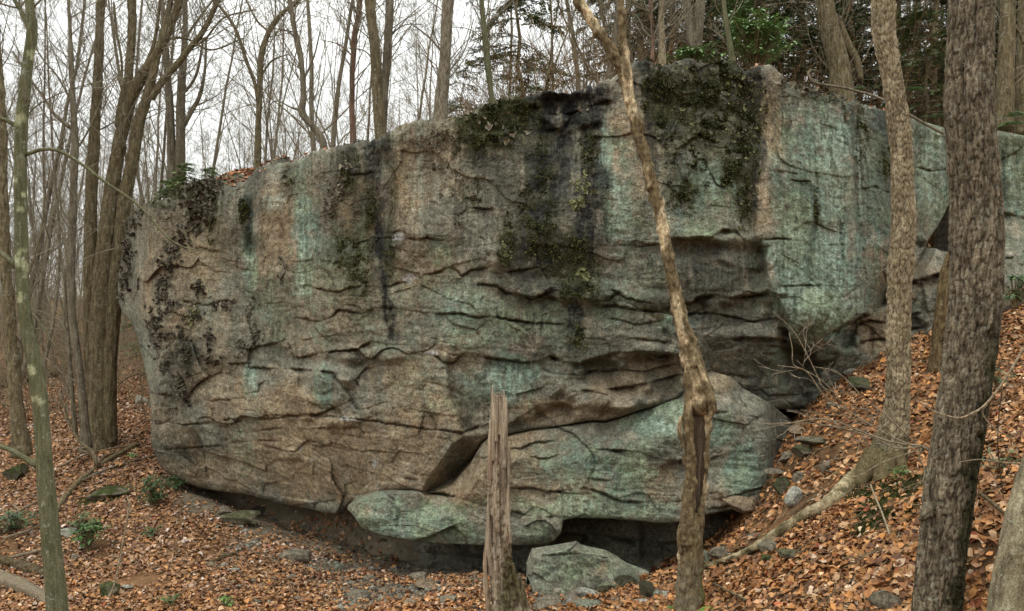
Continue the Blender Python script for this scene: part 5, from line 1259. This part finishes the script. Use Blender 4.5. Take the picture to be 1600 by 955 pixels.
tripe('scatter of pale tan lichen flakes below the rim above the tan rock nose', [(690,215,22,9,26),(672,228,10,8,12),(705,212,8,6,10),(698,250,8,6,10),(676,260,8,5,8),(712,275,6,8,6),(698,300,8,6,8),(735,310,10,7,8),(715,345,4,12,8)], PALEF + MIDF, .075, q_)
tripe('olive-yellow lichen cluster in the black streak at the centre', [(903,318,8,7,22),(905,290,6,6,6),(925,300,8,10,6),(915,250,8,20,5)], OLIVEF, .085, q_)
tripe('small yellow-green lichen tuft low in the black streak', [(912,432,6,6,16)], OLIVEF, .075, q_)
tripe('bright yellow-green tuft on the face left of the black streak', [(791,398,4,6,8),(787,385,3,8,4)], OLIVEF, .06, q_)
tripe('pale grey lichen curls hanging along the rim above the teal face', [(1240,132,14,6,26),(1262,142,12,4,20),(1226,128,5,8,12),(1285,148,10,4,12),(1316,158,5,8,12),(1320,178,4,8,6)], PALEF + MIDF, .085, q_)
tripe('mottled lichen flakes on the dark mossy upper right face', [(1172,140,12,18,24),(1165,190,14,18,20),(1150,225,14,14,18),(1130,150,12,14,10),(1060,130,18,14,12),(1170,300,6,20,10),(1100,180,20,20,12)], MIDF + OLIVEF, .07, q_)
tripe('few pale flakes on the black moss cap near the rim', [(765,198,3,3,4),(735,182,12,6,6),(910,175,3,3,3),(780,215,20,14,8)], PALEF, .085, q_)

# ------------------------------------------------------------------ stones
import bmesh
def stone_mesh(seed, sx, sy, sz, col, sub=4, cuts=13, rough=.03):
    r = np.random.default_rng(seed)
    bm = bmesh.new(); bmesh.ops.create_icosphere(bm, subdivisions=sub, radius=1.0)
    v = np.array([x.co[:] for x in bm.verts]); t = np.array([[q.index for q in f.verts] for f in bm.faces]); bm.free()
    for k in range(cuts):
        n = r.normal(0, 1, 3); n /= np.linalg.norm(n); h = r.uniform(.42, .78)
        dd = v @ n - h; v = v - np.where(dd > 0, dd * .99, 0)[:, None] * n
    v = v * (1 + rough * fbm(v * 1.6 + seed, 3)[:, None] * 2 + rough * .5 * fbm(v * 6 + seed, 2)[:, None])
    v = v * np.array([sx, sy, sz])
    n1 = fbm(v * 9 + seed, 3); n2 = fbm(v * 30 + seed, 2)
    c = np.array(col) * (1 + .3 * n1 + .3 * n2)[:, None]
    return v, t, c
def moss_on(v, c, amt):
    return lerp(c, np.array([.05, .062, .018]), np.clip(sstep(-.2, .5, v[:, 2] / (np.abs(v[:, 2]).max() + 1e-6) + fbm(v * 8, 2)), 0, 1) * amt)
GREYS, TEALS, TANS, PALES, DARKS = (.185, .158, .115), (.175, .185, .135), (.21, .16, .105), (.31, .30, .245), (.08, .07, .05)
def stone(u, v, w, h, label, col=GREYS, moss=0.0, d=None, rot=0.0, tilt=0.0, seed=[500], depth=1.0, name='stone', group=None, sink=.25):
    """a stone w by h photo pixels whose middle is seen at (u, v)"""
    seed[0] += 1
    if d is None: p = on_ground(u, v + h * .32); d = p.y
    c = Vector(PX(u, v, d)); sx = w / F * d / 2 * 1.12; sz = h / F * d / 2 * 1.15
    vv, t, cc = stone_mesh(seed[0], sx, max(sx, sz) * .8 * depth, sz, col)
    if moss: cc = moss_on(vv, cc, moss)
    me = mesh_np(name, vv, None, t, cc, False)
    o = link(name, me, M_ROCK, None, label, 'stone', group); o.location = c + Vector((0, sx * .3, -sz * sink * .3)); o.rotation_euler = (tilt, rot, random.uniform(-.4, .4))
    return o
stone(217, 627, 24, 24, 'pale grey boulder on the leafy slope left of the great boulder', PALES)
stone(238, 632, 22, 22, 'small mossy stone touching the left edge of the great boulder', GREYS, .6)
stone(372, 813, 66, 28, 'flat moss-covered stone under the left overhang', GREYS, .8)
stone(350, 801, 26, 22, 'rounded grey stone behind the flat mossy one', GREYS)
stone(405, 797, 40, 18, 'brown stone in the shadow of the left overhang', DARKS)
stone(100, 834, 40, 24, 'pale squared stone behind the slender greenish trunk', PALES, .15)
stone(115, 872, 18, 16, 'small grey stone among leaves right of the slender trunk', GREYS)
stone(165, 924, 40, 32, 'dark mossy stone at the foot of the thin leaning stick', GREYS, .95)
stone(195, 918, 26, 9, 'thin pale wedge of stone beside the dark mossy one', PALES)
stone(165, 774, 56, 22, 'low moss mound on a stone on the left slope', GREYS, 1.0)
stone(20, 740, 60, 40, 'large mossy stone at the left edge', DARKS, .9)
stone(455, 872, 66, 18, 'flat greyish stone on the bare soil left of centre', GREYS, 0, rot=.05)
stone(528, 886, 20, 18, 'small teal stone on the bare soil', TEALS)
stone(578, 905, 26, 11, 'thin flat stone below the left end of the slab', GREYS)
stone(652, 903, 34, 14, 'grey stone on the bare soil under the slab', GREYS)
stone(668, 917, 54, 10, 'long thin flat stone on the bare soil', TANS)
stone(740, 898, 20, 11, 'tan chip of stone left of the dead snag', (.30, .20, .11))
stone(700, 940, 40, 16, 'flat stone near the bottom edge left of the snag', GREYS)
stone(640, 944, 36, 12, 'low flat stone at the bottom edge', TANS)
stone(600, 925, 22, 10, 'small grey stone below the thin flat one', GREYS)
stone(950, 919, 30, 24, 'angular greenish stone in front of the low wedge-shaped rock', (.19, .20, .13), .2)
stone(985, 905, 52, 36, 'tilted grey-green slab in front of the low wedge-shaped rock', TEALS, .1, tilt=.3)
stone(1010, 922, 26, 46, 'upright dark rough stone left of the split leaning tree', DARKS, .3)
stone(1005, 893, 30, 18, 'pale flat stone behind the upright dark one', PALES)
stone(855, 946, 66, 16, 'flat grey stone at the bottom right of the snag', GREYS)
stone(925, 947, 66, 12, 'flat pale stone at the bottom centre', TEALS)
stone(1101, 874, 22, 30, 'angular greenish stone right of the split leaning tree', TEALS, .15)
stone(1128, 868, 34, 22, 'grey stone under the end of the long bare root', GREYS, .1)
stone(1207, 856, 44, 18, 'flat dark slate-like stone below the long bare root', GREYS, .2)
stone(1200, 874, 34, 16, 'mossy stone under the flat dark one', DARKS, .9)
stone(1180, 838, 30, 10, 'thin flat stone just below the long bare root', GREYS)
stone(1242, 777, 38, 36, 'pale rounded stone above the long bare root', PALES, .05, cuts if False else 0) if False else stone(1242, 777, 38, 36, 'pale rounded stone above the long bare root', PALES)
stone(1160, 786, 66, 30, 'tan flat-bottomed stone wedged under the right end of the slab', TANS, 0, d=9.35)
stone(1232, 714, 32, 24, 'grey angular stone right of the slab end', GREYS, .1)
stone(1250, 745, 22, 24, 'small grey stone in the leaves above the pale rounded stone', GREYS)
stone(1292, 729, 18, 32, 'upright grey stone standing in the leaves', GREYS, .1)
stone(1214, 736, 40, 10, 'thin flat stone shelf right of the slab end', GREYS, 0, d=9.2)
stone(1222, 760, 40, 40, 'dark mossy stone below the thin flat shelf', DARKS, .7)
stone(1262, 705, 44, 22, 'mossy yellow-green stone above the upright grey stone', GREYS, .7)
stone(1285, 690, 70, 14, 'long flat mossy stone in the slope leaves', GREYS, .4)
stone(1250, 675, 40, 18, 'brown flat stone below the right end of the boulder', TANS)
stone(1300, 635, 26, 18, 'grey stone in the leaves below the boulder', GREYS)
stone(1350, 602, 62, 26, 'dark mossy ledge stone with a black gap under it', DARKS, .6)
stone(1330, 582, 26, 12, 'pale little stone on the upper leaf slope', PALES)
stone(1386, 940, 70, 40, 'grey lichened rock in the leaves at the bottom right', GREYS, .15)
stone(1410, 455, 46, 34, 'brown rock with leaves left of the gully', (.12, .09, .06), 0, d=10.9)
stone(1575, 475, 70, 60, 'mossy grey rock at the right edge beside the fern', GREYS, .35, d=11.6)
stone(1245, 868, 60, 18, 'moss-topped stone half buried in the leaves', GREYS, .6)
q_ = np.random.default_rng(8)
SMS = []
for k in range(8):
    v, t, c = stone_mesh(900 + k, 1, .8, .38, (GREYS, TANS, TEALS, PALES)[k % 4], 3, 9); me = mesh_np("small_stone", v, None, t, c, False); me.materials.append(M_ROCK); SMS.append(me)
for k in range(290):
    if k < 240: u, v = q_.uniform(330, 790), q_.uniform(815, 952)
    else: u, v = q_.uniform(830, 1060), q_.uniform(925, 952)
    p = on_ground(u, v)
    o = bpy.data.objects.new("small_stone", SMS[int(q_.integers(0, 8))]); COL.objects.link(o); o.location = p + Vector((0, 0, .012))
    s = .028 * math.exp(q_.normal(.35, .55)); o.scale = (s, s, s); o.rotation_euler = (q_.normal(0, .2), q_.normal(0, .2), q_.uniform(0, 6.28))
    tag(o, 'small flat stone lying on the bare soil below the overhang', 'stone', 'small stones on the bare soil')
bag = Bag()
for k in range(15000):
    y = q_.uniform(7.6, 11.8); u = q_.uniform(330, 1060); x = (u - 800) / F * y
    bag.v.append((x, y, 0))
g_ = np.array(bag.v); g_[:, 2] = ground_z(g_[:, 0], g_[:, 1]); mk = dirt_mask(g_[:, 0], g_[:, 1], g_[:, 2]) > q_.uniform(0, 1, len(g_)); g_ = g_[mk]
bag = Bag(); OCT = np.array([[1, 0, 0], [-1, 0, 0], [0, 1, 0], [0, -1, 0], [0, 0, .6], [0, 0, -.6]], float); OT = np.array([[0, 2, 4], [2, 1, 4], [1, 3, 4], [3, 0, 4], [2, 0, 5], [1, 2, 5], [3, 1, 5], [0, 3, 5]])
for p in g_:
    bag.add(p + OCT * q_.uniform(.5, 1.3, (6, 1)) * (.012 * math.exp(q_.normal(.35, .55))) @ np.array(Matrix.Rotation(q_.uniform(0, 6.28), 3, 'Z')), None, OT, np.array([(.17, .15, .12), (.2, .15, .1), (.1, .09, .075), (.26, .25, .21)][int(q_.integers(0, 4))]))
link("gravel", bag.mesh("gravel", False), M_ROCK, label="grit and small chips on the trodden soil below the overhang", kind="stuff")

bag = Bag()
for k in range(2600):
    near = k % 2 == 0
    y = math.sqrt(q_.uniform(3.8 ** 2, 11 ** 2)) if near else math.sqrt(q_.uniform(7.5 ** 2, 22 ** 2)); u = q_.uniform(1000, 1650) if near else q_.uniform(-60, 560)
    x = (u - 800) / F * y; L = q_.uniform(.08, .32) * (1 if near else 1.3); a = q_.uniform(0, 6.28); n = 4; t = np.linspace(-.5, .5, n)
    px = x + math.cos(a) * L * t + q_.normal(0, .012, n); py = y + math.sin(a) * L * t + q_.normal(0, .012, n); pz = ground_z(px, py) + q_.uniform(.02, .05)
    bag.add(*quick_tube(np.stack([px, py, pz], -1), np.full(n, q_.uniform(.0018, .0045)), 3), c=np.array([1, .9, .75]) * q_.uniform(.4, 1.3))
link("twig_litter", bag.mesh("twig_litter"), TWIG, label="thin broken twigs scattered through the fallen leaves", kind="stuff")
# ------------------------------------------------------------------ logs, fallen branches, sticks
def ground_path(pts, lift=.04):
    out = []
    for (u, v, w) in pts:
        p = on_ground(u, v); out.append([p.x, p.y, p.z + lift + w * p.y / F / 2 * .4, w * p.y / F / 2])
    return np.array(out)
def fallen(name, label, cat, mat, pts, sides=12, disp=None, lift=.03, col=(1, 1, 1), extra=()):
    q = resample(ground_path(pts, lift), .04); v, qu, tr = tube_arrays(q, sides, disp)
    root = empty(name, q[0, :3], label, cat)
    child('stem', mesh_np('stem', v, qu, tr, np.tile(col, (len(v), 1))), mat, root)
    for e in extra:
        q2 = resample(ground_path(e, lift + .03), .05); v, qu, tr = tube_arrays(q2, 8); child('side_branch', mesh_np('side_branch', v, qu, tr, np.tile(col, (len(v), 1))), mat, root)
    return root
fallen('log', 'dark rotting log lying far off at the left edge', 'log', BARK_BROWN, [(-30, 612, 26), (20, 602, 27), (60, 594, 26), (108, 586, 24)], 20, bark_disp(.05, 6, .6, .06), 0, (.75, .7, .65))
fallen('log', 'split grey log at the bottom left behind the slender trunk', 'log', WOOD, [(-20, 905, 26), (20, 918, 26), (50, 930, 24), (80, 945, 20)], 24, bark_disp(.015, 20, .5, .02), 0, (.7, .72, .7))
fallen('log', 'dark rotten log above the split grey one at the bottom left', 'log', BARK_BROWN, [(-20, 878, 20), (20, 885, 20), (60, 897, 17), (100, 905, 12)], 20, bark_disp(.02, 16, .5, .03), 0, (.6, .55, .5))
fallen('fallen_branch', 'long curved fallen branch on the left slope', 'branch', BARK_BROWN, [(88, 803, 9), (103, 782, 9), (120, 760, 8), (140, 745, 8), (165, 727, 8), (205, 704, 7), (216, 698, 5)], 12, bark_disp(.006, 20, .5, .01), .03, (1, .95, .9), [[(150, 738, 4), (165, 720, 3), (190, 712, 2)]])
fallen('fallen_branch', 'thin straight fallen stick running towards the boulder on the left', 'branch', BARK_FAR, [(128, 757, 3), (160, 742, 3.5), (200, 728, 3), (246, 716, 2)], 8, None, .05)
for k, pts in enumerate([[(0, 822, 4), (40, 800, 4), (62, 789, 3)], [(5, 850, 4), (40, 838, 4), (62, 828, 3)], [(15, 880, 5), (50, 872, 5), (66, 868, 4)], [(8, 835, 3), (30, 812, 3), (20, 795, 2)], [(95, 735, 3), (140, 716, 3), (205, 702, 2)]]):
    fallen('fallen_stick', ['grey stick slanting up in the brush pile at the left', 'lower parallel grey stick in the brush pile at the left', 'thick short stick at the base of the brush pile at the left', 'small crooked stick at the left edge', 'thin stick lying behind the long curved branch'][k], 'stick', WOOD, pts, 8, None, .06, (.75, .75, .72))
fallen('fallen_stick', 'dark stick on the bare soil under the left overhang', 'stick', BARK_BROWN, [(325, 885, 6), (345, 878, 7), (372, 868, 5)], 8, None, .02, (.6, .55, .5))
fallen('fallen_stick', 'thin dark stick in the leaves on the near right slope', 'stick', BARK_BROWN, [(1115, 922, 3), (1140, 935, 4), (1165, 950, 4)], 8, None, .05)
fallen('fallen_stick', 'long thin pale stick on the mossy right slope', 'stick', BARK_PALE, [(1360, 770, 2.5), (1368, 790, 3), (1378, 815, 3), (1390, 850, 3)], 8, None, .06)
fallen('fallen_stick', 'dark twig behind the thick trunk on the right', 'stick', BARK_BROWN, [(1530, 785, 5), (1545, 800, 6), (1570, 820, 5)], 8, None, .06, (.7, .65, .6))
# thin leaning stick bottom left
rt_ = empty('leaning_stick', PX(152, 955, 8.9), 'thin pale bare stem leaning up from the leaves at the bottom left', 'sapling')
add_tube(rt_, 'stem', BARK_PALE, [(150, 957, 4), (166, 940, 4), (177, 918, 3.5), (184, 890, 3.2), (190, 860, 3), (196, 825, 2.6), (200, 800, 2.6), (194, 780, 2)], 9.0, 8, .04)
add_tube(rt_, 'twig', BARK_PALE, [(200, 800, 2), (203, 790, 4), (198, 775, 1)], 9.0, 6, .04)

# bare shrub twigs on the right
TW = [[(1452,705,5),(1438,697,4),(1390,690,3.4),(1340,672,2.8),(1290,655,2.2),(1230,662,1.7),(1180,674,1.1)],
 [(1450,700,4),(1415,692,3),(1380,676,2.6),(1330,645,2.3),(1290,620,2.2),(1262,582,2),(1240,570,1.8),(1238,545,1.6),(1233,520,1.2)],
 [(1305,625,2.2),(1285,603,2),(1264,560,1.8),(1240,518,1.5),(1210,489,1.1)], [(1325,640,2),(1290,600,1.6),(1255,578,1.4),(1215,571,1)],
 [(1445,697,4),(1400,700,3),(1360,682,2.4),(1300,666,1.8),(1240,661,1.5),(1185,663,1)], [(1430,692,3),(1385,650,2.2),(1350,622,1.9),(1310,583,1.6),(1272,573,1)],
 [(1452,703,3),(1470,690,2.8),(1485,668,2.6),(1490,653,2)], [(1440,700,3),(1436,715,3),(1445,735,2.6),(1440,760,3)], [(1436,703,2),(1380,722,1.8),(1335,745,1.5),(1290,735,1.2)],
 [(1340,672,1.6),(1320,690,1.4),(1300,720,1.1),(1270,730,.9)], [(1400,690,1.5),(1375,660,1.3),(1370,630,1)], [(1350,660,1.5),(1325,650,1.2),(1290,648,.9),(1250,640,.8)]]
sh = empty('bare_shrub', PX(1440, 765, 6.4), 'bare grey twiggy shrub spreading left across the slope from behind the thick trunk', 'shrub')
for pts in TW: add_tube(sh, 'twig', WOOD if False else BARK_PALE, pts, 6.4, 8, .03, None, (.85, .84, .86))
bag = Bag()
for pts in TW[:6]: twigs_on(bag, resample(pix_path(pts, 6.4), .05), 4, .28, R, 1, .004, .1, (0, 3, 3), .2, (1.1, 1.05, 1.1))
child('fine_twigs', bag.mesh('fine_twigs'), TWIG, sh, None, 'stuff')
sh2 = empty('bare_shrub', PX(1660, 480, 3.9), 'single arching pale twig crossing in front of the thick trunk', 'shrub')
add_tube(sh2, 'twig', BARK_PALE, [(1640,490,5),(1600,545,4.6),(1570,593,4.4),(1540,632,4.2),(1515,648,4),(1495,653,3.4),(1460,643,2.6),(1432,626,1.6)], 4.2, 10, .02, None, (.95, .9, .9))
add_tube(sh2, 'twig', BARK_PALE, [(1545,628,3),(1535,645,2.8),(1552,668,2.4),(1575,682,2),(1590,700,1.4)], 4.2, 8, .02, None, (.95, .9, .9))
add_tube(sh2, 'twig', BARK_PALE, [(1598,725,3),(1560,722,2.2),(1530,718,1.8),(1500,722,1.4)], 4.25, 8, .02, None, (.9, .88, .88))
add_tube(sh2, 'twig', BARK_BROWN, [(1566,610,2),(1560,660,2),(1560,710,2),(1568,780,2)], 4.6, 8, .02, None, (.6, .5, .5))
db = empty('dead_branch', PX(1390, 165, 10.3), 'dead branch lying along the cliff rim above the teal face', 'branch')
add_tube(db, 'stem', BARK_FAR, [(1262, 112, 3), (1268, 126, 4.5), (1280, 131, 4), (1330, 140, 4), (1385, 158, 4.5), (1430, 185, 5), (1474, 209, 5)], 10.3, 10, .04)
add_tube(db, 'twig', BARK_FAR, [(1280, 131, 3), (1262, 118, 2.6), (1268, 108, 2)], 10.3, 8, .04)

# ------------------------------------------------------------------ green plants
def leaf_quads(bag, p, d, L, W, up, col, droop=.25):
    """a pointed leaf: 4 triangles, folded on its midrib"""
    d = d / (np.linalg.norm(d) + 1e-9); s = np.cross(d, up); s /= np.linalg.norm(s) + 1e-9; n = np.cross(s, d)
    m = p + d * L * .5 + n * L * .06; e = p + d * L - n * L * droop
    bag.add(np.array([p, m + s * W * .5 - n * .1 * W, e, m - s * W * .5 - n * .1 * W, m]), None, [[0, 4, 1], [1, 4, 2], [2, 4, 3], [3, 4, 0]], col)
def laurel(name, label, cat, u, v, wpx, hpx, n, Lpx, col, d=None, q_=np.random.default_rng(4), lean=0):
    p = on_ground(u, v + hpx * .45) if d is None else Vector(PX(u, v + hpx * .5, d))
    d = p.y; w, h, L = wpx / F * d, hpx / F * d, Lpx / F * d
    root = empty(name, p, label, cat)
    sb, fb = Bag(), Bag(); p = np.array(p)
    for k in range(n):
        tip = p + np.array([q_.normal(0, .3) * w + lean * w, q_.normal(0, .25) * w, h * q_.uniform(.3, 1.0)])
        mid = (p + tip) / 2 + np.array([0, 0, .1 * h])
        sb.add(*quick_tube([p + q_.normal(0, .05 * w, 3) * [1, 1, 0], mid, tip], [.006, .005, .003], 4), c=(.9, .8, .6))
        ax = tip - mid; ax /= np.linalg.norm(ax)
        for m in range(int(q_.integers(6, 10))):
            a = q_.uniform(0, 6.28); o = np.array([math.cos(a), math.sin(a), q_.uniform(-.35, .5)])
            leaf_quads(fb, tip - ax * q_.uniform(0, .12) * h, o, L * q_.uniform(.7, 1.2), L * .34, np.array([0, 0, 1.0]), np.array(col) * q_.uniform(.6, 1.5))
    child('stems', sb.mesh('stems'), TWIG, root, None, 'stuff'); child('foliage', fb.mesh('foliage', False), M_FOLIAGE, root, None, 'stuff')
LG = (.050, .085, .030)
laurel('laurel_shrub', 'low green laurel shrub beneath the lower left edge of the boulder', 'shrub', 238, 772, 44, 46, 34, 11, LG)
laurel('laurel_shrub', 'small laurel sprig touching the lower left edge of the boulder', 'shrub', 274, 756, 34, 24, 18, 10, LG)
laurel('laurel_shrub', 'bright green laurel shrub right of the slender greenish trunk', 'shrub', 140, 842, 40, 50, 36, 12, (.065, .115, .035))
laurel('laurel_shrub', 'small yellowish laurel shrub just above the bright green one', 'shrub', 122, 822, 34, 26, 16, 11, (.075, .10, .035))
laurel('laurel_shrub', 'low laurel shrub at the left edge above the brush pile', 'shrub', 18, 818, 64, 34, 34, 11, LG)
laurel('laurel_shrub', 'tiny laurel seedling on the leaves below the boulder corner', 'shrub', 238, 832, 24, 16, 8, 9, LG)
laurel('seedling', 'single bright green seedling on the left slope', 'plant', 209, 712, 10, 10, 4, 8, (.10, .20, .04))
laurel('seedling', 'bright green seedling on the bare soil at the bottom left', 'plant', 356, 944, 20, 20, 7, 9, (.10, .18, .04))
laurel('seedling', 'sparse green seedling at the bottom left of the bare soil', 'plant', 268, 942, 34, 22, 7, 9, (.07, .11, .035))
laurel('seedling', 'small green leafy sprout near the mossy patch on the right slope', 'plant', 1408, 735, 26, 20, 6, 12, (.07, .12, .03), 7.0)
laurel('rhododendron', 'large bright green rhododendron behind the rim of the boulder', 'shrub', 1180, 72, 80, 82, 170, 15, (.20, .31, .12), 12.0)
laurel('rhododendron', 'smaller bright green rhododendron left of the leaning olive pole', 'shrub', 1082, 88, 46, 20, 46, 14, (.18, .28, .10), 11.6)
laurel('rhododendron', 'dark rhododendron high behind the leaning olive pole', 'shrub', 1150, 25, 60, 50, 60, 13, (.11, .18, .065), 12.6)
laurel('laurel_shrub', 'green leafy shrub at the right edge beyond the thick trunk', 'shrub', 1585, 455, 50, 50, 26, 13, (.07, .12, .04), 9.5)
laurel('laurel_shrub', 'small green shrub on the leaf slope beyond the thick trunk', 'shrub', 1560, 590, 40, 30, 12, 12, (.06, .10, .035), 7.6)
laurel('laurel_shrub', 'thin yellowish-green sprigs on the slope right of the thick trunk', 'shrub', 1560, 720, 50, 40, 9, 12, (.07, .10, .04), 5.6)
def fern(label, u, v, Lpx, n, d=None, col=(.075, .15, .04), q_=np.random.default_rng(9), spread=(-1.4, 1.4), lift=.55):
    p = np.array(on_ground(u, v)) if d is None else PX(u, v, d)
    L = Lpx / F * p[1]; root = empty('fern', p, label, 'fern')
    for k in range(n):
        a = q_.uniform(*spread) - math.pi / 2; o = np.array([math.cos(a), math.sin(a) * .8, lift * q_.uniform(.5, 1.2)]); o /= np.linalg.norm(o)
        fb = Bag(); l = L * q_.uniform(.75, 1.15); m = 15; prev = p
        pts = [p + o * l * t + np.array([0, 0, -.45 * l * t * t]) for t in np.linspace(0, 1, m)]
        fb.add(*quick_tube(pts, np.linspace(.003, .001, m), 3), c=np.array(col) * .8)
        s = np.cross(o, [0, 0, 1]); s /= np.linalg.norm(s)
        for j in range(1, m):
            t = j / m; w = l * .30 * math.sin(math.pi * min(1, .25 + .75 * t)) * (1.15 - .5 * t)
            for sg in (-1, 1): leaf_quads(fb, pts[j], s * sg + o * .35 - np.array([0, 0, .15]), w, l / m * 1.15, np.array([0, 0, 1.0]), np.array(col) * q_.uniform(.75, 1.3), .1)
        child('frond', fb.mesh('frond', False), M_FOLIAGE, root)
fern('bright fern left of the base of the split leaning tree', 1042, 948, 34, 5)
fern('bright green fern right of the base of the split leaning tree', 1120, 952, 40, 5, None, (.12, .24, .045))
fern('pale green fern on the cliff rim above the teal face', 1345, 142, 32, 5, 10.5, (.15, .25, .10))
fern('small fern tip behind the pale rough trunk on the cliff rim', 1420, 142, 26, 4, 10.8, (.12, .22, .07))
fern('bright fern hanging over the outcrop at the right edge', 1578, 196, 44, 5, 11.6, (.12, .22, .06), spread=(-1.2, .6), lift=.25)
fern('second fern just above the bright one at the right edge', 1590, 182, 42, 4, 11.9, (.10, .19, .06), spread=(-1.6, .3), lift=.3)
fern('drooping fern on the rim right of the pale rough trunk', 1455, 185, 28, 4, 10.7, (.10, .17, .06))
# moss fuzz on the mossy ground, the shoulder and the rim
q_ = np.random.default_rng(14); pos = []
for (u, v, d, r) in MOSSY:
    c = PX(u, v, d); n = int(4200 * r)
    xy = c[:2] + q_.normal(0, r * .55, (n, 2)); z = ground_z(xy[:, 0], xy[:, 1]); k = moss_mask(xy[:, 0], xy[:, 1], z) > .5
    pos.append(np.column_stack([xy, z])[k])
rim = np.array([top_point(q_.uniform(1095, 1160), q_.uniform(0, .7)) for _ in range(900)] + [top_point(q_.uniform(232, 330), q_.uniform(0, .7)) for _ in range(900)])
pos = np.vstack(pos + [rim]); n = len(pos); tip = pos + q_.normal(0, .010, (n, 3)) + np.array([0, 0, 1]) * q_.uniform(.012, .03, (n, 1)); sd = q_.normal(0, .006, (n, 3)); sd[:, 2] = 0
v = np.stack([pos - sd, pos + sd, tip], 1).reshape(-1, 3); c = np.repeat(np.array([.062, .068, .022]) * q_.uniform(.5, 1.7, (n, 1)), 3, 0)
link("moss", mesh_np("moss", v, None, np.arange(3 * n).reshape(-1, 3), c, False), M_MOSS, label="green moss on the slope, the left shoulder and the rim", kind="stuff")

q_ = np.random.default_rng(15); mk = BOULDER_MOSS[_nb:-_nb, _nb:-_nb]
pr = (smax0(mk - .12) * (.25 + sstep(-.25, .3, fbm(_fp * 9, 3)))).ravel(); sel = q_.choice(len(pr), 30000, p=pr / pr.sum())
fp, fn = _fp.reshape(-1, 3)[sel], _fn.reshape(-1, 3)[sel]
fp = fp + q_.normal(0, .008, fp.shape); n = len(fp); vs = []; cs = []
big = .009 + .016 * sstep(.1, .5, fbm(fp * 5, 2) + .3)
tone = np.array([.098, .100, .040]) * np.exp(q_.normal(0, .4, (n, 1))); tone = np.where(q_.uniform(0, 1, (n, 1)) < .10, np.array([.11, .115, .05]), tone); tone = np.where(q_.uniform(0, 1, (n, 1)) < .25, np.array([.034, .034, .02]), tone)
for k in range(3):
    sd = q_.normal(0, 1, (n, 3)); sd -= fn * (sd * fn).sum(1)[:, None]; sd *= (.5 * big / (np.linalg.norm(sd, axis=1) + 1e-9))[:, None]
    tp = fp + fn * (big * q_.uniform(.5, 1.2, n))[:, None] + np.array([0, 0, -.45]) * big[:, None] + q_.normal(0, .004, (n, 3))
    vs.append(np.stack([fp - sd - fn * .004, fp + sd - fn * .004, tp], 1)); cs.append(np.repeat(tone[:, None] * q_.uniform(.7, 1.3, (n, 1, 1)), 3, 1))
v = np.concatenate(vs).reshape(-1, 3); c = np.concatenate(cs).reshape(-1, 3)
link("wall_moss", mesh_np("wall_moss", v, None, np.arange(len(v)).reshape(-1, 3), c, False), M_MOSS, label="dark green moss growing over the upper face of the boulder", kind="stuff")

for k, (uu, lab) in enumerate(((560, 'small fern on the rim beside the slim reddish tree'), (735, 'small fern on the rim left of the olive pole tree'), (1008, 'small fern on the rim beside the birch fork'), (1255, 'small fern on the rim at the foot of the dead branch'), (1300, 'brownish fern on the rim above the teal face'))):
    p_ = top_point(uu, .12); fern(lab, 800 + p_[0] / p_[1] * F, 477.5 - p_[2] / p_[1] * F, 22, 4, p_[1], (.10, .15, .05))
